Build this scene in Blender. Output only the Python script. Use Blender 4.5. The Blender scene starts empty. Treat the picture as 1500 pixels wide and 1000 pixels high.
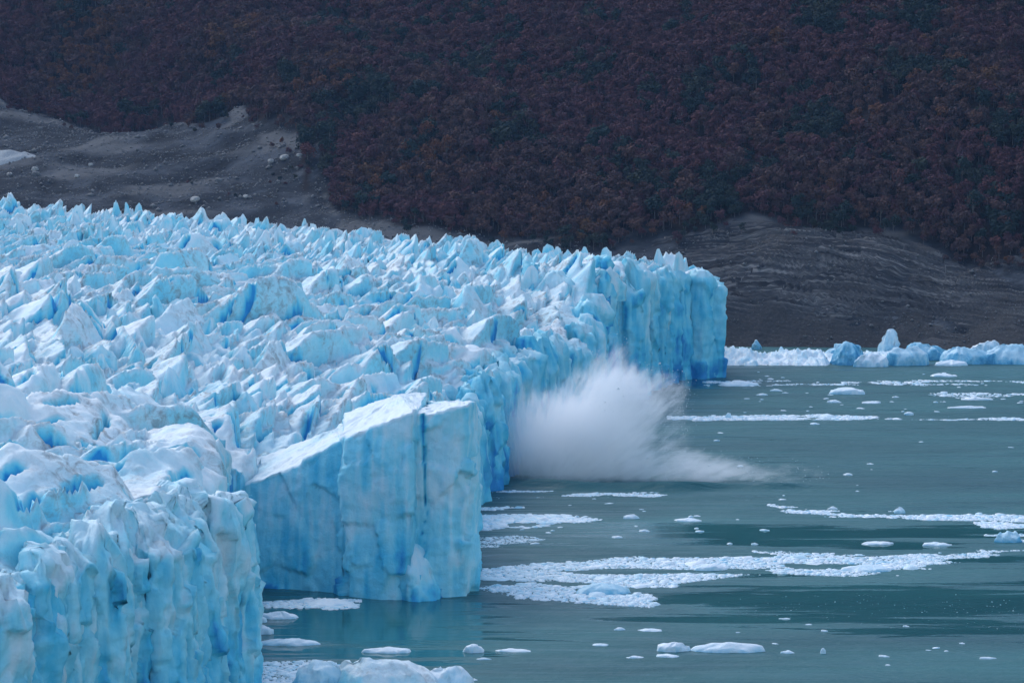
import bpy, bmesh, math, random
import numpy as np
from mathutils import Vector

scene = bpy.context.scene
R = math.radians
# ------------------------------------------------------------------ camera
FPX = 4167.0            # focal length in pixels of the 1500 px wide photograph
CAMZ = 120.0
PITCH = math.atan(370.0 / FPX)
cam_d = bpy.data.cameras.new('camera'); cam = bpy.data.objects.new('camera', cam_d)
scene.collection.objects.link(cam)
cam_d.sensor_width = 36.0; cam_d.lens = FPX / 1500 * 36.0
cam_d.clip_start = 1.0; cam_d.clip_end = 20000
cam.location = (0, 0, CAMZ); cam.rotation_euler = (math.pi / 2 - PITCH, 0, 0)
scene.camera = cam
# ------------------------------------------------------------------ sky, sun, exposure
SUN_EL, SUN_AZ = 48.0, -38.0       # azimuth clockwise from +Y (camera looks along +Y)
world = bpy.data.worlds.new('World'); scene.world = world; world.use_nodes = True
wn = world.node_tree; wn.nodes.clear()
sky = wn.nodes.new('ShaderNodeTexSky'); sky.sky_type = 'NISHITA'; sky.sun_disc = False
sky.sun_elevation = R(SUN_EL); sky.sun_rotation = R(SUN_AZ)
sky.altitude = 200; sky.air_density = 1.0; sky.dust_density = 1.2; sky.ozone_density = 0.15
bg = wn.nodes.new('ShaderNodeBackground'); bg.inputs['Strength'].default_value = 0.15
wo = wn.nodes.new('ShaderNodeOutputWorld')
wn.links.new(sky.outputs[0], bg.inputs[0]); wn.links.new(bg.outputs[0], wo.inputs[0])
sun_d = bpy.data.lights.new('sun', 'SUN'); sun_d.energy = 0.75; sun_d.angle = R(50); sun_d.color = (0.96, 0.99, 1.0)
sun = bpy.data.objects.new('sun', sun_d); scene.collection.objects.link(sun)
sdir = Vector((math.sin(R(SUN_AZ)) * math.cos(R(SUN_EL)), math.cos(R(SUN_AZ)) * math.cos(R(SUN_EL)), math.sin(R(SUN_EL))))
sun.rotation_euler = (-sdir).to_track_quat('-Z', 'Y').to_euler(); sun.location = (0, 300, 900)
vs = scene.view_settings
vs.view_transform = 'Standard'; vs.look = 'None'; vs.gamma = 1.0; vs.use_curve_mapping = False
vs.exposure = 0.82
cy = scene.cycles
cy.use_denoising = True; cy.max_bounces = 14; cy.diffuse_bounces = 4; cy.glossy_bounces = 3
cy.transmission_bounces = 2; cy.volume_bounces = 14; cy.transparent_max_bounces = 6
cy.volume_step_rate = 1.0; cy.volume_max_steps = 256
cy.sample_clamp_indirect = 6.0

# ------------------------------------------------------------------ picture <-> place helpers
CT, ST = math.cos(PITCH), math.sin(PITCH)
def ray(px, py):
    u = (px - 750) / FPX; v = (500 - py) / FPX
    return u, CT + v * ST, -ST + v * CT
def P(px, py, Y):
    dx, dy, dz = ray(px, py); t = Y / dy
    return (dx * t, Y, CAMZ + dz * t)
def W(px, py, z=0.0):
    dx, dy, dz = ray(px, py); t = (z - CAMZ) / dz
    return (dx * t, dy * t, z)

# ------------------------------------------------------------------ numpy noise
def _h(ix, iy, iz, seed):
    h = (ix * 374761393 + iy * 668265263 + iz * 2147483647 + seed * 974711) & 0xFFFFFFFF
    h = ((h ^ (h >> 13)) * 1274126177) & 0xFFFFFFFF
    h = ((h ^ (h >> 16)) * 2246822519) & 0xFFFFFFFF
    return ((h ^ (h >> 15)) & 0xFFFFFF).astype(np.float64) / float(0xFFFFFF)
def vnoise(p, seed=0):
    i = np.floor(p).astype(np.int64); f = p - i; f = f * f * f * (f * (f * 6 - 15) + 10)
    r = 0
    for dx in (0, 1):
        wx = f[:, 0] if dx else 1 - f[:, 0]
        for dy in (0, 1):
            wy = f[:, 1] if dy else 1 - f[:, 1]
            for dz in (0, 1):
                wz = f[:, 2] if dz else 1 - f[:, 2]
                r = r + wx * wy * wz * _h(i[:, 0] + dx, i[:, 1] + dy, i[:, 2] + dz, seed)
    return r * 2 - 1
def fbm(p, octv=4, seed=0, gain=0.5):
    r = 0; a = 1.0; q = np.array(p, float)
    for k in range(octv):
        r = r + a * vnoise(q, seed + k * 17); q = q * 2.03 + 11.7; a *= gain
    return r
def ridged(p, octv=4, seed=0, gain=0.5):
    r = 0; a = 1.0; q = np.array(p, float)
    for k in range(octv):
        r = r + a * (1 - 2 * np.abs(vnoise(q, seed + k * 17))); q = q * 2.07 + 5.3; a *= gain
    return r
def facet(p, seed=0):
    """piecewise planar offsets: each random cell is one tilted fracture facet; returns offset and edge distance"""
    i0 = np.floor(p).astype(np.int64)
    best = np.full(len(p), 9.0); sec = np.full(len(p), 9.0); off = np.zeros(len(p))
    for dx in (-1, 0, 1):
        for dy in (-1, 0, 1):
            for dz in (-1, 0, 1):
                ix, iy, iz = i0[:, 0] + dx, i0[:, 1] + dy, i0[:, 2] + dz
                c = np.stack([ix + _h(ix, iy, iz, seed + 1), iy + _h(ix, iy, iz, seed + 2), iz + _h(ix, iy, iz, seed + 3)], 1)
                d = p - c; r = np.sqrt((d * d).sum(1))
                g = np.stack([_h(ix, iy, iz, seed + 4), _h(ix, iy, iz, seed + 5), _h(ix, iy, iz, seed + 6)], 1) * 2 - 1
                o = (d * g).sum(1) + (_h(ix, iy, iz, seed + 7) - 0.5) * 0.9
                m = r < best
                sec = np.where(m, best, np.minimum(sec, r)); off = np.where(m, o, off); best = np.where(m, r, best)
    return off, sec - best
def p3(x, y, z=None):
    return np.stack([x, y, np.zeros_like(x) if z is None else z], 1)
def sstep(a, b, x):
    t = np.clip((x - a) / (b - a), 0, 1); return t * t * (3 - 2 * t)

class RBF:
    def __init__(s, pts, smooth=0.0):
        a = np.array(pts, float); s.c = a[:, :2]; n = len(a)
        d = np.sqrt(((s.c[:, None] - s.c[None]) ** 2).sum(2))
        A = np.zeros((n + 3, n + 3)); A[:n, :n] = -d + np.eye(n) * smooth
        q = np.concatenate([np.ones((n, 1)), s.c / 1000], 1); A[:n, n:] = q; A[n:, :n] = q.T
        s.w = np.linalg.solve(A, np.concatenate([a[:, 2], np.zeros(3)])); s.n = n
    def __call__(s, x, y):
        x = np.asarray(x, float).ravel(); y = np.asarray(y, float).ravel(); out = np.zeros(len(x))
        for k in range(0, len(x), 40000):
            xx, yy = x[k:k + 40000], y[k:k + 40000]
            d = np.sqrt((xx[:, None] - s.c[:, 0]) ** 2 + (yy[:, None] - s.c[:, 1]) ** 2)
            out[k:k + 40000] = -d @ s.w[:s.n] + s.w[s.n] + (xx * s.w[s.n + 1] + yy * s.w[s.n + 2]) / 1000
        return out
def inside(poly, x, y):
    r = np.zeros(len(x), bool); n = len(poly)
    for i in range(n):
        x0, y0 = poly[i]; x1, y1 = poly[(i + 1) % n]
        c = ((y0 > y) != (y1 > y))
        with np.errstate(divide='ignore', invalid='ignore'):
            r ^= c & (x < (x1 - x0) * (y - y0) / (y1 - y0 + 1e-12) + x0)
    return r

# ------------------------------------------------------------------ mesh + object helpers
def mesh_np(name, v, f, mats, attrs=None, smooth=True):
    v = np.asarray(v, np.float32); f = np.asarray(f, np.int32); k = f.shape[1]
    me = bpy.data.meshes.new(name)
    me.vertices.add(len(v)); me.vertices.foreach_set('co', v.ravel())
    me.loops.add(f.size); me.loops.foreach_set('vertex_index', f.ravel())
    me.polygons.add(len(f)); me.polygons.foreach_set('loop_start', np.arange(0, f.size, k, dtype=np.int32))
    me.update(calc_edges=True); me.validate()
    for m in (mats if isinstance(mats, (list, tuple)) else [mats]): me.materials.append(m)
    for an, av in (attrs or {}).items():
        a = me.attributes.new(an, 'FLOAT', 'POINT'); a.data.foreach_set('value', np.asarray(av, np.float32))
    if smooth: me.polygons.foreach_set('use_smooth', np.ones(len(f), bool))
    return me
def link(name, me, parent=None, loc=(0, 0, 0)):
    o = bpy.data.objects.new(name, me); scene.collection.objects.link(o); o.location = loc
    if parent: o.parent = parent
    return o
def tag(o, label=None, cat=None, group=None, kind=None):
    if label: o['label'] = label
    if cat: o['category'] = cat
    if group: o['group'] = group
    if kind: o['kind'] = kind
    return o
def grid_faces(nr, nc, wrap=False):
    r = np.arange(nr - 1)[:, None]; c = np.arange(nc if wrap else nc - 1)[None]
    c1 = (c + 1) % nc
    return np.stack([r * nc + c, r * nc + c1, (r + 1) * nc + c1, (r + 1) * nc + c], 2).reshape(-1, 4)

# ------------------------------------------------------------------ materials
def newmat(name):
    m = bpy.data.materials.new(name); m.use_nodes = True
    nt = m.node_tree; return m, nt, nt.nodes, nt.links, nt.nodes['Principled BSDF']
def N(nodes, t, **kw):
    n = nodes.new(t)
    for k, v in kw.items(): setattr(n, k, v)
    return n
def noise_node(nodes, links, vec, scale, detail=4, rough=0.55, dist=0.0):
    n = nodes.new('ShaderNodeTexNoise'); n.inputs['Scale'].default_value = scale
    n.inputs['Detail'].default_value = detail; n.inputs['Roughness'].default_value = rough; n.inputs['Distortion'].default_value = dist
    links.new(vec, n.inputs['Vector']); return n
def mapping(nodes, links, vec, scale=(1, 1, 1), rot=(0, 0, 0)):
    n = nodes.new('ShaderNodeMapping'); n.inputs['Scale'].default_value = scale; n.inputs['Rotation'].default_value = rot
    links.new(vec, n.inputs['Vector']); return n.outputs[0]
def ramp(nodes, links, fac, stops):
    n = nodes.new('ShaderNodeValToRGB'); e = n.color_ramp.elements
    while len(e) > 1: e.remove(e[-1])
    e[0].position = stops[0][0]; e[0].color = (*stops[0][1], 1)
    for p, c in stops[1:]:
        q = e.new(p); q.color = (*c, 1)
    links.new(fac, n.inputs[0]); return n.outputs[0]
def mixc(nodes, links, fac, a, b, mode='MIX'):
    n = nodes.new('ShaderNodeMix'); n.data_type = 'RGBA'; n.blend_type = mode
    for sock, val in ((n.inputs[0], fac), (n.inputs[6], a), (n.inputs[7], b)):
        if isinstance(val, (int, float)): sock.default_value = val
        elif isinstance(val, tuple): sock.default_value = (*val, 1)
        else: links.new(val, sock)
    return n.outputs[2]
def mathn(nodes, links, op, a, b=None, c=None, clamp=False):
    n = nodes.new('ShaderNodeMath'); n.operation = op; n.use_clamp = clamp
    for s, v in zip(n.inputs, (a, b, c)):
        if v is None: continue
        if isinstance(v, (int, float)): s.default_value = v
        else: links.new(v, s)
    return n.outputs[0]

def make_ice():
    m, nt, n, l, b = newmat('glacier_ice')
    pos = N(n, 'ShaderNodeNewGeometry').outputs['Position']
    ab = N(n, 'ShaderNodeAttribute', attribute_name='blue').outputs['Fac']
    ad = N(n, 'ShaderNodeAttribute', attribute_name='dirt').outputs['Fac']
    n1 = noise_node(n, l, pos, 0.22, 5, 0.6, 0.4)
    n2 = noise_node(n, l, mapping(n, l, pos, (1, 1, 0.16)), 0.8, 4, 0.6, 0.3)
    f = mathn(n, l, 'ADD', ab, mathn(n, l, 'MULTIPLY', mathn(n, l, 'SUBTRACT', n1.outputs['Fac'], 0.5), 0.32))
    f = mathn(n, l, 'ADD', f, mathn(n, l, 'MULTIPLY', mathn(n, l, 'SUBTRACT', n2.outputs['Fac'], 0.5), 0.17), clamp=True)
    col = ramp(n, l, f, [(0.0, (0.77, 0.84, 0.85)), (0.22, (0.63, 0.80, 0.84)), (0.5, (0.29, 0.71, 0.81)), (0.78, (0.085, 0.55, 0.74)), (1.0, (0.010, 0.26, 0.58))])
    # dirt: grey-brown dust on old surfaces and along melt bands
    n3 = noise_node(n, l, pos, 0.35, 6, 0.65, 0.6)
    band = noise_node(n, l, mapping(n, l, pos, (0.5, 0.5, 3.0), (0.5, 0.3, 0)), 0.9, 3, 0.5, 0.2)
    dm = mathn(n, l, 'MULTIPLY', ad, ramp(n, l, n3.outputs['Fac'], [(0.47, (0, 0, 0)), (0.72, (0.9,) * 3)]))
    dm = mathn(n, l, 'ADD', dm, mathn(n, l, 'MULTIPLY', mathn(n, l, 'MULTIPLY', ad, 0.09), ramp(n, l, band.outputs['Fac'], [(0.4, (0, 0, 0)), (0.6, (1, 1, 1))])), clamp=True)
    col = mixc(n, l, dm, col, (0.20, 0.19, 0.18))
    l.new(col, b.inputs['Base Color'])
    b.inputs['Roughness'].default_value = 0.5; b.inputs['Specular IOR Level'].default_value = 0.3
    # relief
    r1 = noise_node(n, l, pos, 0.9, 8, 0.62, 0.2)
    r2 = noise_node(n, l, mapping(n, l, pos, (1, 1, 0.25), (0.35, 0.25, 0)), 1.6, 5, 0.6)
    hh = mathn(n, l, 'ADD', mathn(n, l, 'MULTIPLY', r1.outputs['Fac'], 1.0), mathn(n, l, 'MULTIPLY', r2.outputs['Fac'], 0.5))
    bp = N(n, 'ShaderNodeBump'); bp.inputs['Strength'].default_value = 0.55; bp.inputs['Distance'].default_value = 0.55
    l.new(hh, bp.inputs['Height']); l.new(bp.outputs[0], b.inputs['Normal'])
    return m
ICE = make_ice()

def make_snow():
    m, nt, n, l, b = newmat('brash_ice')
    g = N(n, 'ShaderNodeNewGeometry')
    ab = N(n, 'ShaderNodeAttribute', attribute_name='blue').outputs['Fac']
    n1 = noise_node(n, l, g.outputs['Position'], 1.1, 4)
    f = mathn(n, l, 'ADD', ab, mathn(n, l, 'MULTIPLY', mathn(n, l, 'SUBTRACT', n1.outputs['Fac'], 0.5), 0.5), clamp=True)
    col = ramp(n, l, f, [(0.0, (0.80, 0.86, 0.88)), (0.4, (0.52, 0.74, 0.82)), (0.75, (0.16, 0.50, 0.68)), (1.0, (0.03, 0.26, 0.46))])
    l.new(col, b.inputs['Base Color']); b.inputs['Roughness'].default_value = 0.5
    r1 = noise_node(n, l, g.outputs['Position'], 2.2, 6, 0.6)
    bp = N(n, 'ShaderNodeBump'); bp.inputs['Strength'].default_value = 0.5; bp.inputs['Distance'].default_value = 0.4
    l.new(r1.outputs['Fac'], bp.inputs['Height']); l.new(bp.outputs[0], b.inputs['Normal'])
    return m
BRASH = make_snow()

def make_water():
    m, nt, n, l, b = newmat('lake_water')
    pos = N(n, 'ShaderNodeNewGeometry').outputs['Position']
    calm = N(n, 'ShaderNodeAttribute', attribute_name='calm').outputs['Fac']
    # glacial flour: slow streaks of more or less silt
    silt = noise_node(n, l, mapping(n, l, pos, (0.35, 1, 1)), 0.02, 4, 0.6, 0.6)
    col = ramp(n, l, silt.outputs['Fac'], [(0.3, (0.010, 0.082, 0.094)), (0.7, (0.028, 0.145, 0.150))])
    l.new(col, b.inputs['Base Color'])
    b.inputs['IOR'].default_value = 1.33
    wv = noise_node(n, l, mapping(n, l, pos, (0.55, 1, 1), (0, 0, 0.12)), 0.9, 5, 0.62, 0.3)
    wv2 = noise_node(n, l, mapping(n, l, pos, (0.35, 1, 1), (0, 0, -0.1)), 0.13, 3, 0.5, 0.4)
    streak = noise_node(n, l, mapping(n, l, pos, (0.10, 1, 1), (0, 0, 0.02)), 0.16, 5, 0.65, 0.5)
    cs = mathn(n, l, 'ADD', calm, mathn(n, l, 'MULTIPLY', mathn(n, l, 'SUBTRACT', streak.outputs['Fac'], 0.5), 3.0))
    mr = N(n, 'ShaderNodeMapRange', interpolation_type='SMOOTHSTEP'); l.new(cs, mr.inputs['Value']); mr.inputs['From Min'].default_value = 0.22; mr.inputs['From Max'].default_value = 0.62
    amp = mathn(n, l, 'SUBTRACT', 1.0, mr.outputs[0], clamp=True)
    amp = mathn(n, l, 'MULTIPLY', amp, ramp(n, l, streak.outputs['Fac'], [(0.32, (0.35,) * 3), (0.58, (1,) * 3)]))
    amp = mathn(n, l, 'ADD', mathn(n, l, 'MULTIPLY', amp, 0.95), 0.03)
    hh = mathn(n, l, 'ADD', wv.outputs['Fac'], mathn(n, l, 'MULTIPLY', wv2.outputs['Fac'], 4.0))
    bp = N(n, 'ShaderNodeBump'); bp.inputs['Distance'].default_value = 0.55
    l.new(amp, bp.inputs['Strength']); l.new(hh, bp.inputs['Height']); l.new(bp.outputs[0], b.inputs['Normal'])
    l.new(mathn(n, l, 'ADD', mathn(n, l, 'MULTIPLY', amp, 0.62), 0.04), b.inputs['Roughness'])
    return m
WATER = make_water()

def make_ground():
    m, nt, n, l, b = newmat('moraine_and_forest_floor')
    pos = N(n, 'ShaderNodeNewGeometry').outputs['Position']
    af = N(n, 'ShaderNodeAttribute', attribute_name='forest').outputs['Fac']
    ap = N(n, 'ShaderNodeAttribute', attribute_name='pale').outputs['Fac']
    n1 = noise_node(n, l, pos, 0.03, 7, 0.65, 0.5); n2 = noise_node(n, l, pos, 0.5, 5, 0.7)
    g = ramp(n, l, n1.outputs['Fac'], [(0.38, (0.012, 0.014, 0.017)), (0.5, (0.028, 0.032, 0.038)), (0.64, (0.07, 0.078, 0.09))])
    g = mixc(n, l, ramp(n, l, n2.outputs['Fac'], [(0.62, (0, 0, 0)), (0.72, (0.55,) * 3)]), g, (0.14, 0.14, 0.14))
    g = mixc(n, l, ap, g, (0.15, 0.148, 0.145))
    col = mixc(n, l, af, g, (0.022, 0.014, 0.012))
    l.new(col, b.inputs['Base Color']); b.inputs['Roughness'].default_value = 0.95; b.inputs['Specular IOR Level'].default_value = 0.1
    bp = N(n, 'ShaderNodeBump'); bp.inputs['Strength'].default_value = 0.8; bp.inputs['Distance'].default_value = 2.0
    n3 = noise_node(n, l, pos, 0.25, 8, 0.7)
    l.new(n3.outputs['Fac'], bp.inputs['Height']); l.new(bp.outputs[0], b.inputs['Normal'])
    return m
GROUND = make_ground()

def make_rock():
    m, nt, n, l, b = newmat('banded_bedrock')
    pos = N(n, 'ShaderNodeNewGeometry').outputs['Position']
    bed = N(n, 'ShaderNodeAttribute', attribute_name='bed').outputs['Fac']
    scr = N(n, 'ShaderNodeAttribute', attribute_name='scree').outputs['Fac']
    cx = N(n, 'ShaderNodeCombineXYZ'); l.new(bed, cx.inputs[2])
    sep = N(n, 'ShaderNodeSeparateXYZ'); l.new(pos, sep.inputs[0])
    l.new(mathn(n, l, 'MULTIPLY', sep.outputs[0], 0.02), cx.inputs[0])
    s1 = noise_node(n, l, cx.outputs[0], 0.9, 5, 0.75)
    n1 = noise_node(n, l, pos, 0.06, 6, 0.65, 0.4); n2 = noise_node(n, l, pos, 0.7, 4, 0.7)
    c = ramp(n, l, s1.outputs['Fac'], [(0.40, (0.02, 0.021, 0.024)), (0.48, (0.05, 0.05, 0.053)), (0.55, (0.10, 0.097, 0.096)), (0.63, (0.24, 0.225, 0.21))])
    c = mixc(n, l, ramp(n, l, n1.outputs['Fac'], [(0.45, (0, 0, 0)), (0.7, (0.6,) * 3)]), c, (0.045, 0.04, 0.038))
    sc = ramp(n, l, n2.outputs['Fac'], [(0.35, (0.036, 0.034, 0.034)), (0.6, (0.056, 0.053, 0.052)), (0.74, (0.15, 0.14, 0.13))])
    c = mixc(n, l, scr, c, sc)
    l.new(c, b.inputs['Base Color']); b.inputs['Roughness'].default_value = 0.9; b.inputs['Specular IOR Level'].default_value = 0.15
    bp = N(n, 'ShaderNodeBump'); bp.inputs['Strength'].default_value = 0.7; bp.inputs['Distance'].default_value = 1.0
    n3 = noise_node(n, l, pos, 0.6, 7, 0.7)
    l.new(mathn(n, l, 'ADD', n3.outputs['Fac'], mathn(n, l, 'MULTIPLY', s1.outputs['Fac'], 0.8)), bp.inputs['Height']); l.new(bp.outputs[0], b.inputs['Normal'])
    return m
ROCK = make_rock()

def make_leaf(name, stops):
    m, nt, n, l, b = newmat(name)
    oi = N(n, 'ShaderNodeObjectInfo'); pos = N(n, 'ShaderNodeNewGeometry').outputs['Position']
    n1 = noise_node(n, l, pos, 0.9, 3, 0.7)
    c = ramp(n, l, oi.outputs['Random'], stops)
    c = mixc(n, l, 1.0, c, ramp(n, l, n1.outputs['Fac'], [(0.3, (0.5,) * 3), (0.7, (1.4, 1.35, 1.3))]), 'MULTIPLY')
    l.new(c, b.inputs['Base Color']); b.inputs['Roughness'].default_value = 0.8; b.inputs['Specular IOR Level'].default_value = 0.1
    return m
LEAF_RED = make_leaf('autumn_red_leaves', [(0, (0.0753, 0.0331, 0.0378)), (0.35, (0.1069, 0.0441, 0.0470)), (0.7, (0.0898, 0.0433, 0.0521)), (1, (0.1198, 0.0488, 0.0437))])
LEAF_BROWN = make_leaf('autumn_brown_leaves', [(0, (0.0742, 0.0452, 0.0454)), (0.5, (0.0927, 0.0533, 0.0504)), (1, (0.1095, 0.0566, 0.0437))])
LEAF_GREEN = make_leaf('dark_green_leaves', [(0, (0.0187, 0.0327, 0.0304)), (0.5, (0.0245, 0.0389, 0.0336)), (1, (0.0432, 0.0482, 0.0352))])
LEAF_ORANGE = make_leaf('autumn_orange_leaves', [(0, (0.1217, 0.0533, 0.0317)), (0.5, (0.1404, 0.0622, 0.0334)), (1, (0.1217, 0.0666, 0.0370))])
def plain(name, col, rough=0.85):
    m, nt, n, l, b = newmat(name)
    pos = N(n, 'ShaderNodeNewGeometry').outputs['Position']
    n1 = noise_node(n, l, pos, 1.3, 5, 0.65)
    c = mixc(n, l, 1.0, col, ramp(n, l, n1.outputs['Fac'], [(0.3, (0.6,) * 3), (0.7, (1.3,) * 3)]), 'MULTIPLY')
    l.new(c, b.inputs['Base Color']); b.inputs['Roughness'].default_value = rough
    bp = N(n, 'ShaderNodeBump'); bp.inputs['Strength'].default_value = 0.5; bp.inputs['Distance'].default_value = 0.3
    l.new(n1.outputs['Fac'], bp.inputs['Height']); l.new(bp.outputs[0], b.inputs['Normal'])
    return m
BARK = plain('bark', (0.11, 0.095, 0.085)); STONE = plain('grey_stone', (0.13, 0.13, 0.13)); DEADWOOD = plain('bleached_wood', (0.34, 0.32, 0.29))
PALESTONE = plain('pale_stone', (0.34, 0.33, 0.31)); DIRTYSNOW = plain('dirty_snow', (0.24, 0.27, 0.29))

# ------------------------------------------------------------------ terrain (hill, moraine, bedrock)
cols = {
 0: [(300, 1500), (260, 1600), (225, 1700), (185, 1800), (140, 1900), (70, 2020), (0, 2150)],
 150: [(310, 1490), (260, 1600), (215, 1700), (185, 1800), (100, 1950), (0, 2120)],
 300: [(325, 1470), (270, 1560), (215, 1660), (190, 1750), (100, 1900), (0, 2080)],
 450: [(340, 1440), (290, 1500), (230, 1580), (150, 1720), (0, 2000)],
 600: [(352, 1420), (300, 1490), (150, 1700), (0, 1930)],
 800: [(372, 1400), (320, 1460), (150, 1660), (0, 1860)],
 950: [(400, 1370), (365, 1400), (300, 1450), (0, 1800)],
 1070: [(512, 1325), (450, 1348), (390, 1375), (340, 1402), (150, 1590), (0, 1770)],
 1180: [(512, 1322), (440, 1348), (375, 1375), (345, 1400), (150, 1570), (0, 1745)],
 1280: [(512, 1320), (430, 1347), (375, 1372), (352, 1395), (320, 1420), (150, 1560), (0, 1730)],
 1400: [(512, 1310), (450, 1340), (400, 1370), (300, 1430), (150, 1550), (0, 1700)],
 1500: [(512, 1300), (450, 1332), (390, 1365), (300, 1420), (0, 1690)],
}
tp = [P(c, y, Y) for c, L in cols.items() for y, Y in L]
for c in (-350, -800):
    tp += [P(c, y, Y) for y, Y in ((290, 1540), (225, 1740), (140, 1960), (0, 2230))]
for c in (1750, 2200):
    tp += [P(c, y, Y) for y, Y in ((513, 1290), (450, 1325), (390, 1360), (300, 1415), (0, 1680))]
for x in range(-1100, 1101, 275):
    tp += [(x, 2500, 480 + 25 * math.sin(x * 0.01)), (x, 3200, 860)]
for x, y in ((-300, 1300), (-100, 1300), (0, 1280), (60, 1290)): tp.append((x, y, 8 if x < -50 else -8))
for x in (-500, -800): tp += [(x, 1300, 40), (x, 1000, 20)]
for x in (110, 200, 300, 500, 800): tp.append((x, 1255, -18))
for x in (0, 300, 700): tp.append((x, 1150, -40))
TER = RBF(tp)
def ter_detail(x, y, z0):
    amp = sstep(-3, 12, z0)
    n = (fbm(p3(x / 120, y / 150), 4, 3) * 7 + ridged(p3((x + 0.5 * y) / 95, y / 320), 2, 13) * 12) * sstep(50, 120, z0) + fbm(p3(x / 22, y / 22), 4, 9) * 1.3 + ridged(p3(x / 45, y / 60), 4, 31) * (0.5 + 1.7 * sstep(80, 20, x))
    return z0 + n * amp
def terrain(x, y):
    x = np.asarray(x, float).ravel(); y = np.asarray(y, float).ravel()
    return ter_detail(x, y, TER(x, y))
# where the trees begin, as distance along each bearing from the shore viewpoint
TL = [(-400, 150), (-100, 140), (0, 142), (60, 150), (120, 178), (170, 186), (200, 178), (236, 160), (258, 180), (290, 204), (325, 192), (350, 178), (372, 196), (385, 206), (440, 215), (462, 221), (470, 235), (473, 260), (446, 300), (500, 325), (600, 338), (700, 348), (800, 358), (900, 366), (950, 358), (1060, 338), (1080, 328), (1110, 332), (1170, 345), (1280, 350), (1350, 366), (1420, 402), (1450, 395), (1500, 378), (1900, 380)]
ysc = np.linspace(1280, 2400, 1121)
tl_a, tl_y = [], []
for px, py in sorted(TL):
    dx, dy, dz = ray(px, py); t = ysc / dy
    zt = TER(dx * t, ysc); k = np.argmax(zt >= CAMZ + dz * t)
    tl_a.append(dx / dy); tl_y.append(ysc[k])
tl_a = np.array(tl_a); tl_y = np.array(tl_y)
def forest_depth(x, y):
    return y - np.interp(x / y, tl_a, tl_y)

def coords(*segs):
    out = []
    for a, b, s in segs: out += list(np.arange(a, b, s))
    return np.array(out + [segs[-1][1]], float)
gx = coords((-1200, -420, 30), (-420, 420, 3.0), (420, 1200, 30)); gy = coords((1150, 1290, 12), (1290, 1560, 2.2), (1560, 2200, 4), (2200, 3200, 40))
GX, GY = np.meshgrid(gx, gy); fx, fy = GX.ravel(), GY.ravel()
fz = terrain(fx, fy)
fd = forest_depth(fx, fy)
forest = sstep(2, 18, fd + fbm(p3(fx / 30, fy / 30), 3, 12) * 14)
pale = sstep(0.35, 1.0, fbm(p3(fx / 60, fy / 25), 4, 71) + 0.9 * np.exp(-((fd + 18) / 14.0) ** 2) * (fx < 40)) * (1 - forest) * 0.6
ter = link('hillside', mesh_np('hillside', np.stack([fx, fy, fz], 1), grid_faces(len(gy), len(gx)), GROUND, {'forest': forest, 'pale': pale}))
tag(ter, 'dark mountainside rising from grey moraine behind the glacier', 'hillside', kind='structure')

# bedrock: folded beds standing proud of the hillside, with scree apron
rx = coords((62, 330, 0.9),); ry = coords((1285, 1425, 0.8),)
RX, RY = np.meshgrid(rx, ry); qx, qy = RX.ravel(), RY.ravel()
z0 = TER(qx, qy)
# anticline: beds arch over a crest near x=150 and dip to the right, repeat at the far right
bedc = z0 - 6.0 * np.cos((qx - 150) / 60.0) + 0.10 * (qy - 1350) + 0.06 * (qx - 150)
bedw = bedc + fbm(p3(qx / 45, qy / 45, z0 / 20), 2, 41) * 0.9
ff, _e = facet(np.stack([qx / 21, qy / 21, z0 / 30], 1), 91); bedw = bedw + ff * 2.6
st = 2.2
lev = bedw / st; fr = lev - np.floor(lev)
hash_l = _h(np.floor(lev).astype(np.int64), np.zeros(len(lev), np.int64), np.zeros(len(lev), np.int64), 5)
lev2 = bedw / 0.9 + 0.3; fr2 = lev2 - np.floor(lev2); ledge = (sstep(0.3, 0.6, fr) - fr) * (1.4 + 3.2 * hash_l) + (sstep(0.3, 0.7, fr2) - fr2) * 0.7
fo, fe = facet(np.stack([qx / 3.5, qy / 3.5, bedw / 1.8], 1), 77); ledge = ledge + np.clip(fo, -1, 1) * 0.3
edge = sstep(0, 9, qx - 62) * sstep(0, 12, 330 - qx) * sstep(0, 10, 1425 - qy)
topline = forest_depth(qx, qy)
scree = sstep(0.1, 0.7, fbm(p3(qx / 40, qy / 40), 4, 88) * 0.7 + sstep(24, 5, z0) * 0.9 - 0.25 + 0.55 * np.exp(-((qx - 232 + (z0 - 20) * 1.2) / 26) ** 2))
dome = 4.5 * np.exp(-((qx - 135) / 42) ** 2) * np.exp(-((qy - 1372) / 26) ** 2)
rz = z0 + dome + ledge * (1 - scree * 0.85) + fbm(p3(qx / 9, qy / 9), 4, 15) * 0.6 + fbm(p3(qx / 35, qy / 35), 3, 19) * 1.4 + 0.9
rz = np.where(topline > 0, rz - sstep(0, 14, topline) * 7.0, rz)
rz = rz * edge + (z0 - 6) * (1 - edge)
rock = link('bedrock_slope', mesh_np('bedrock_slope', np.stack([qx, qy, rz], 1), grid_faces(len(ry), len(rx)), ROCK, {'bed': bedw * 0.9, 'scree': scree}))
tag(rock, 'ice-scoured banded grey bedrock rising from the far shore', 'rock slope', kind='structure')

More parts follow.
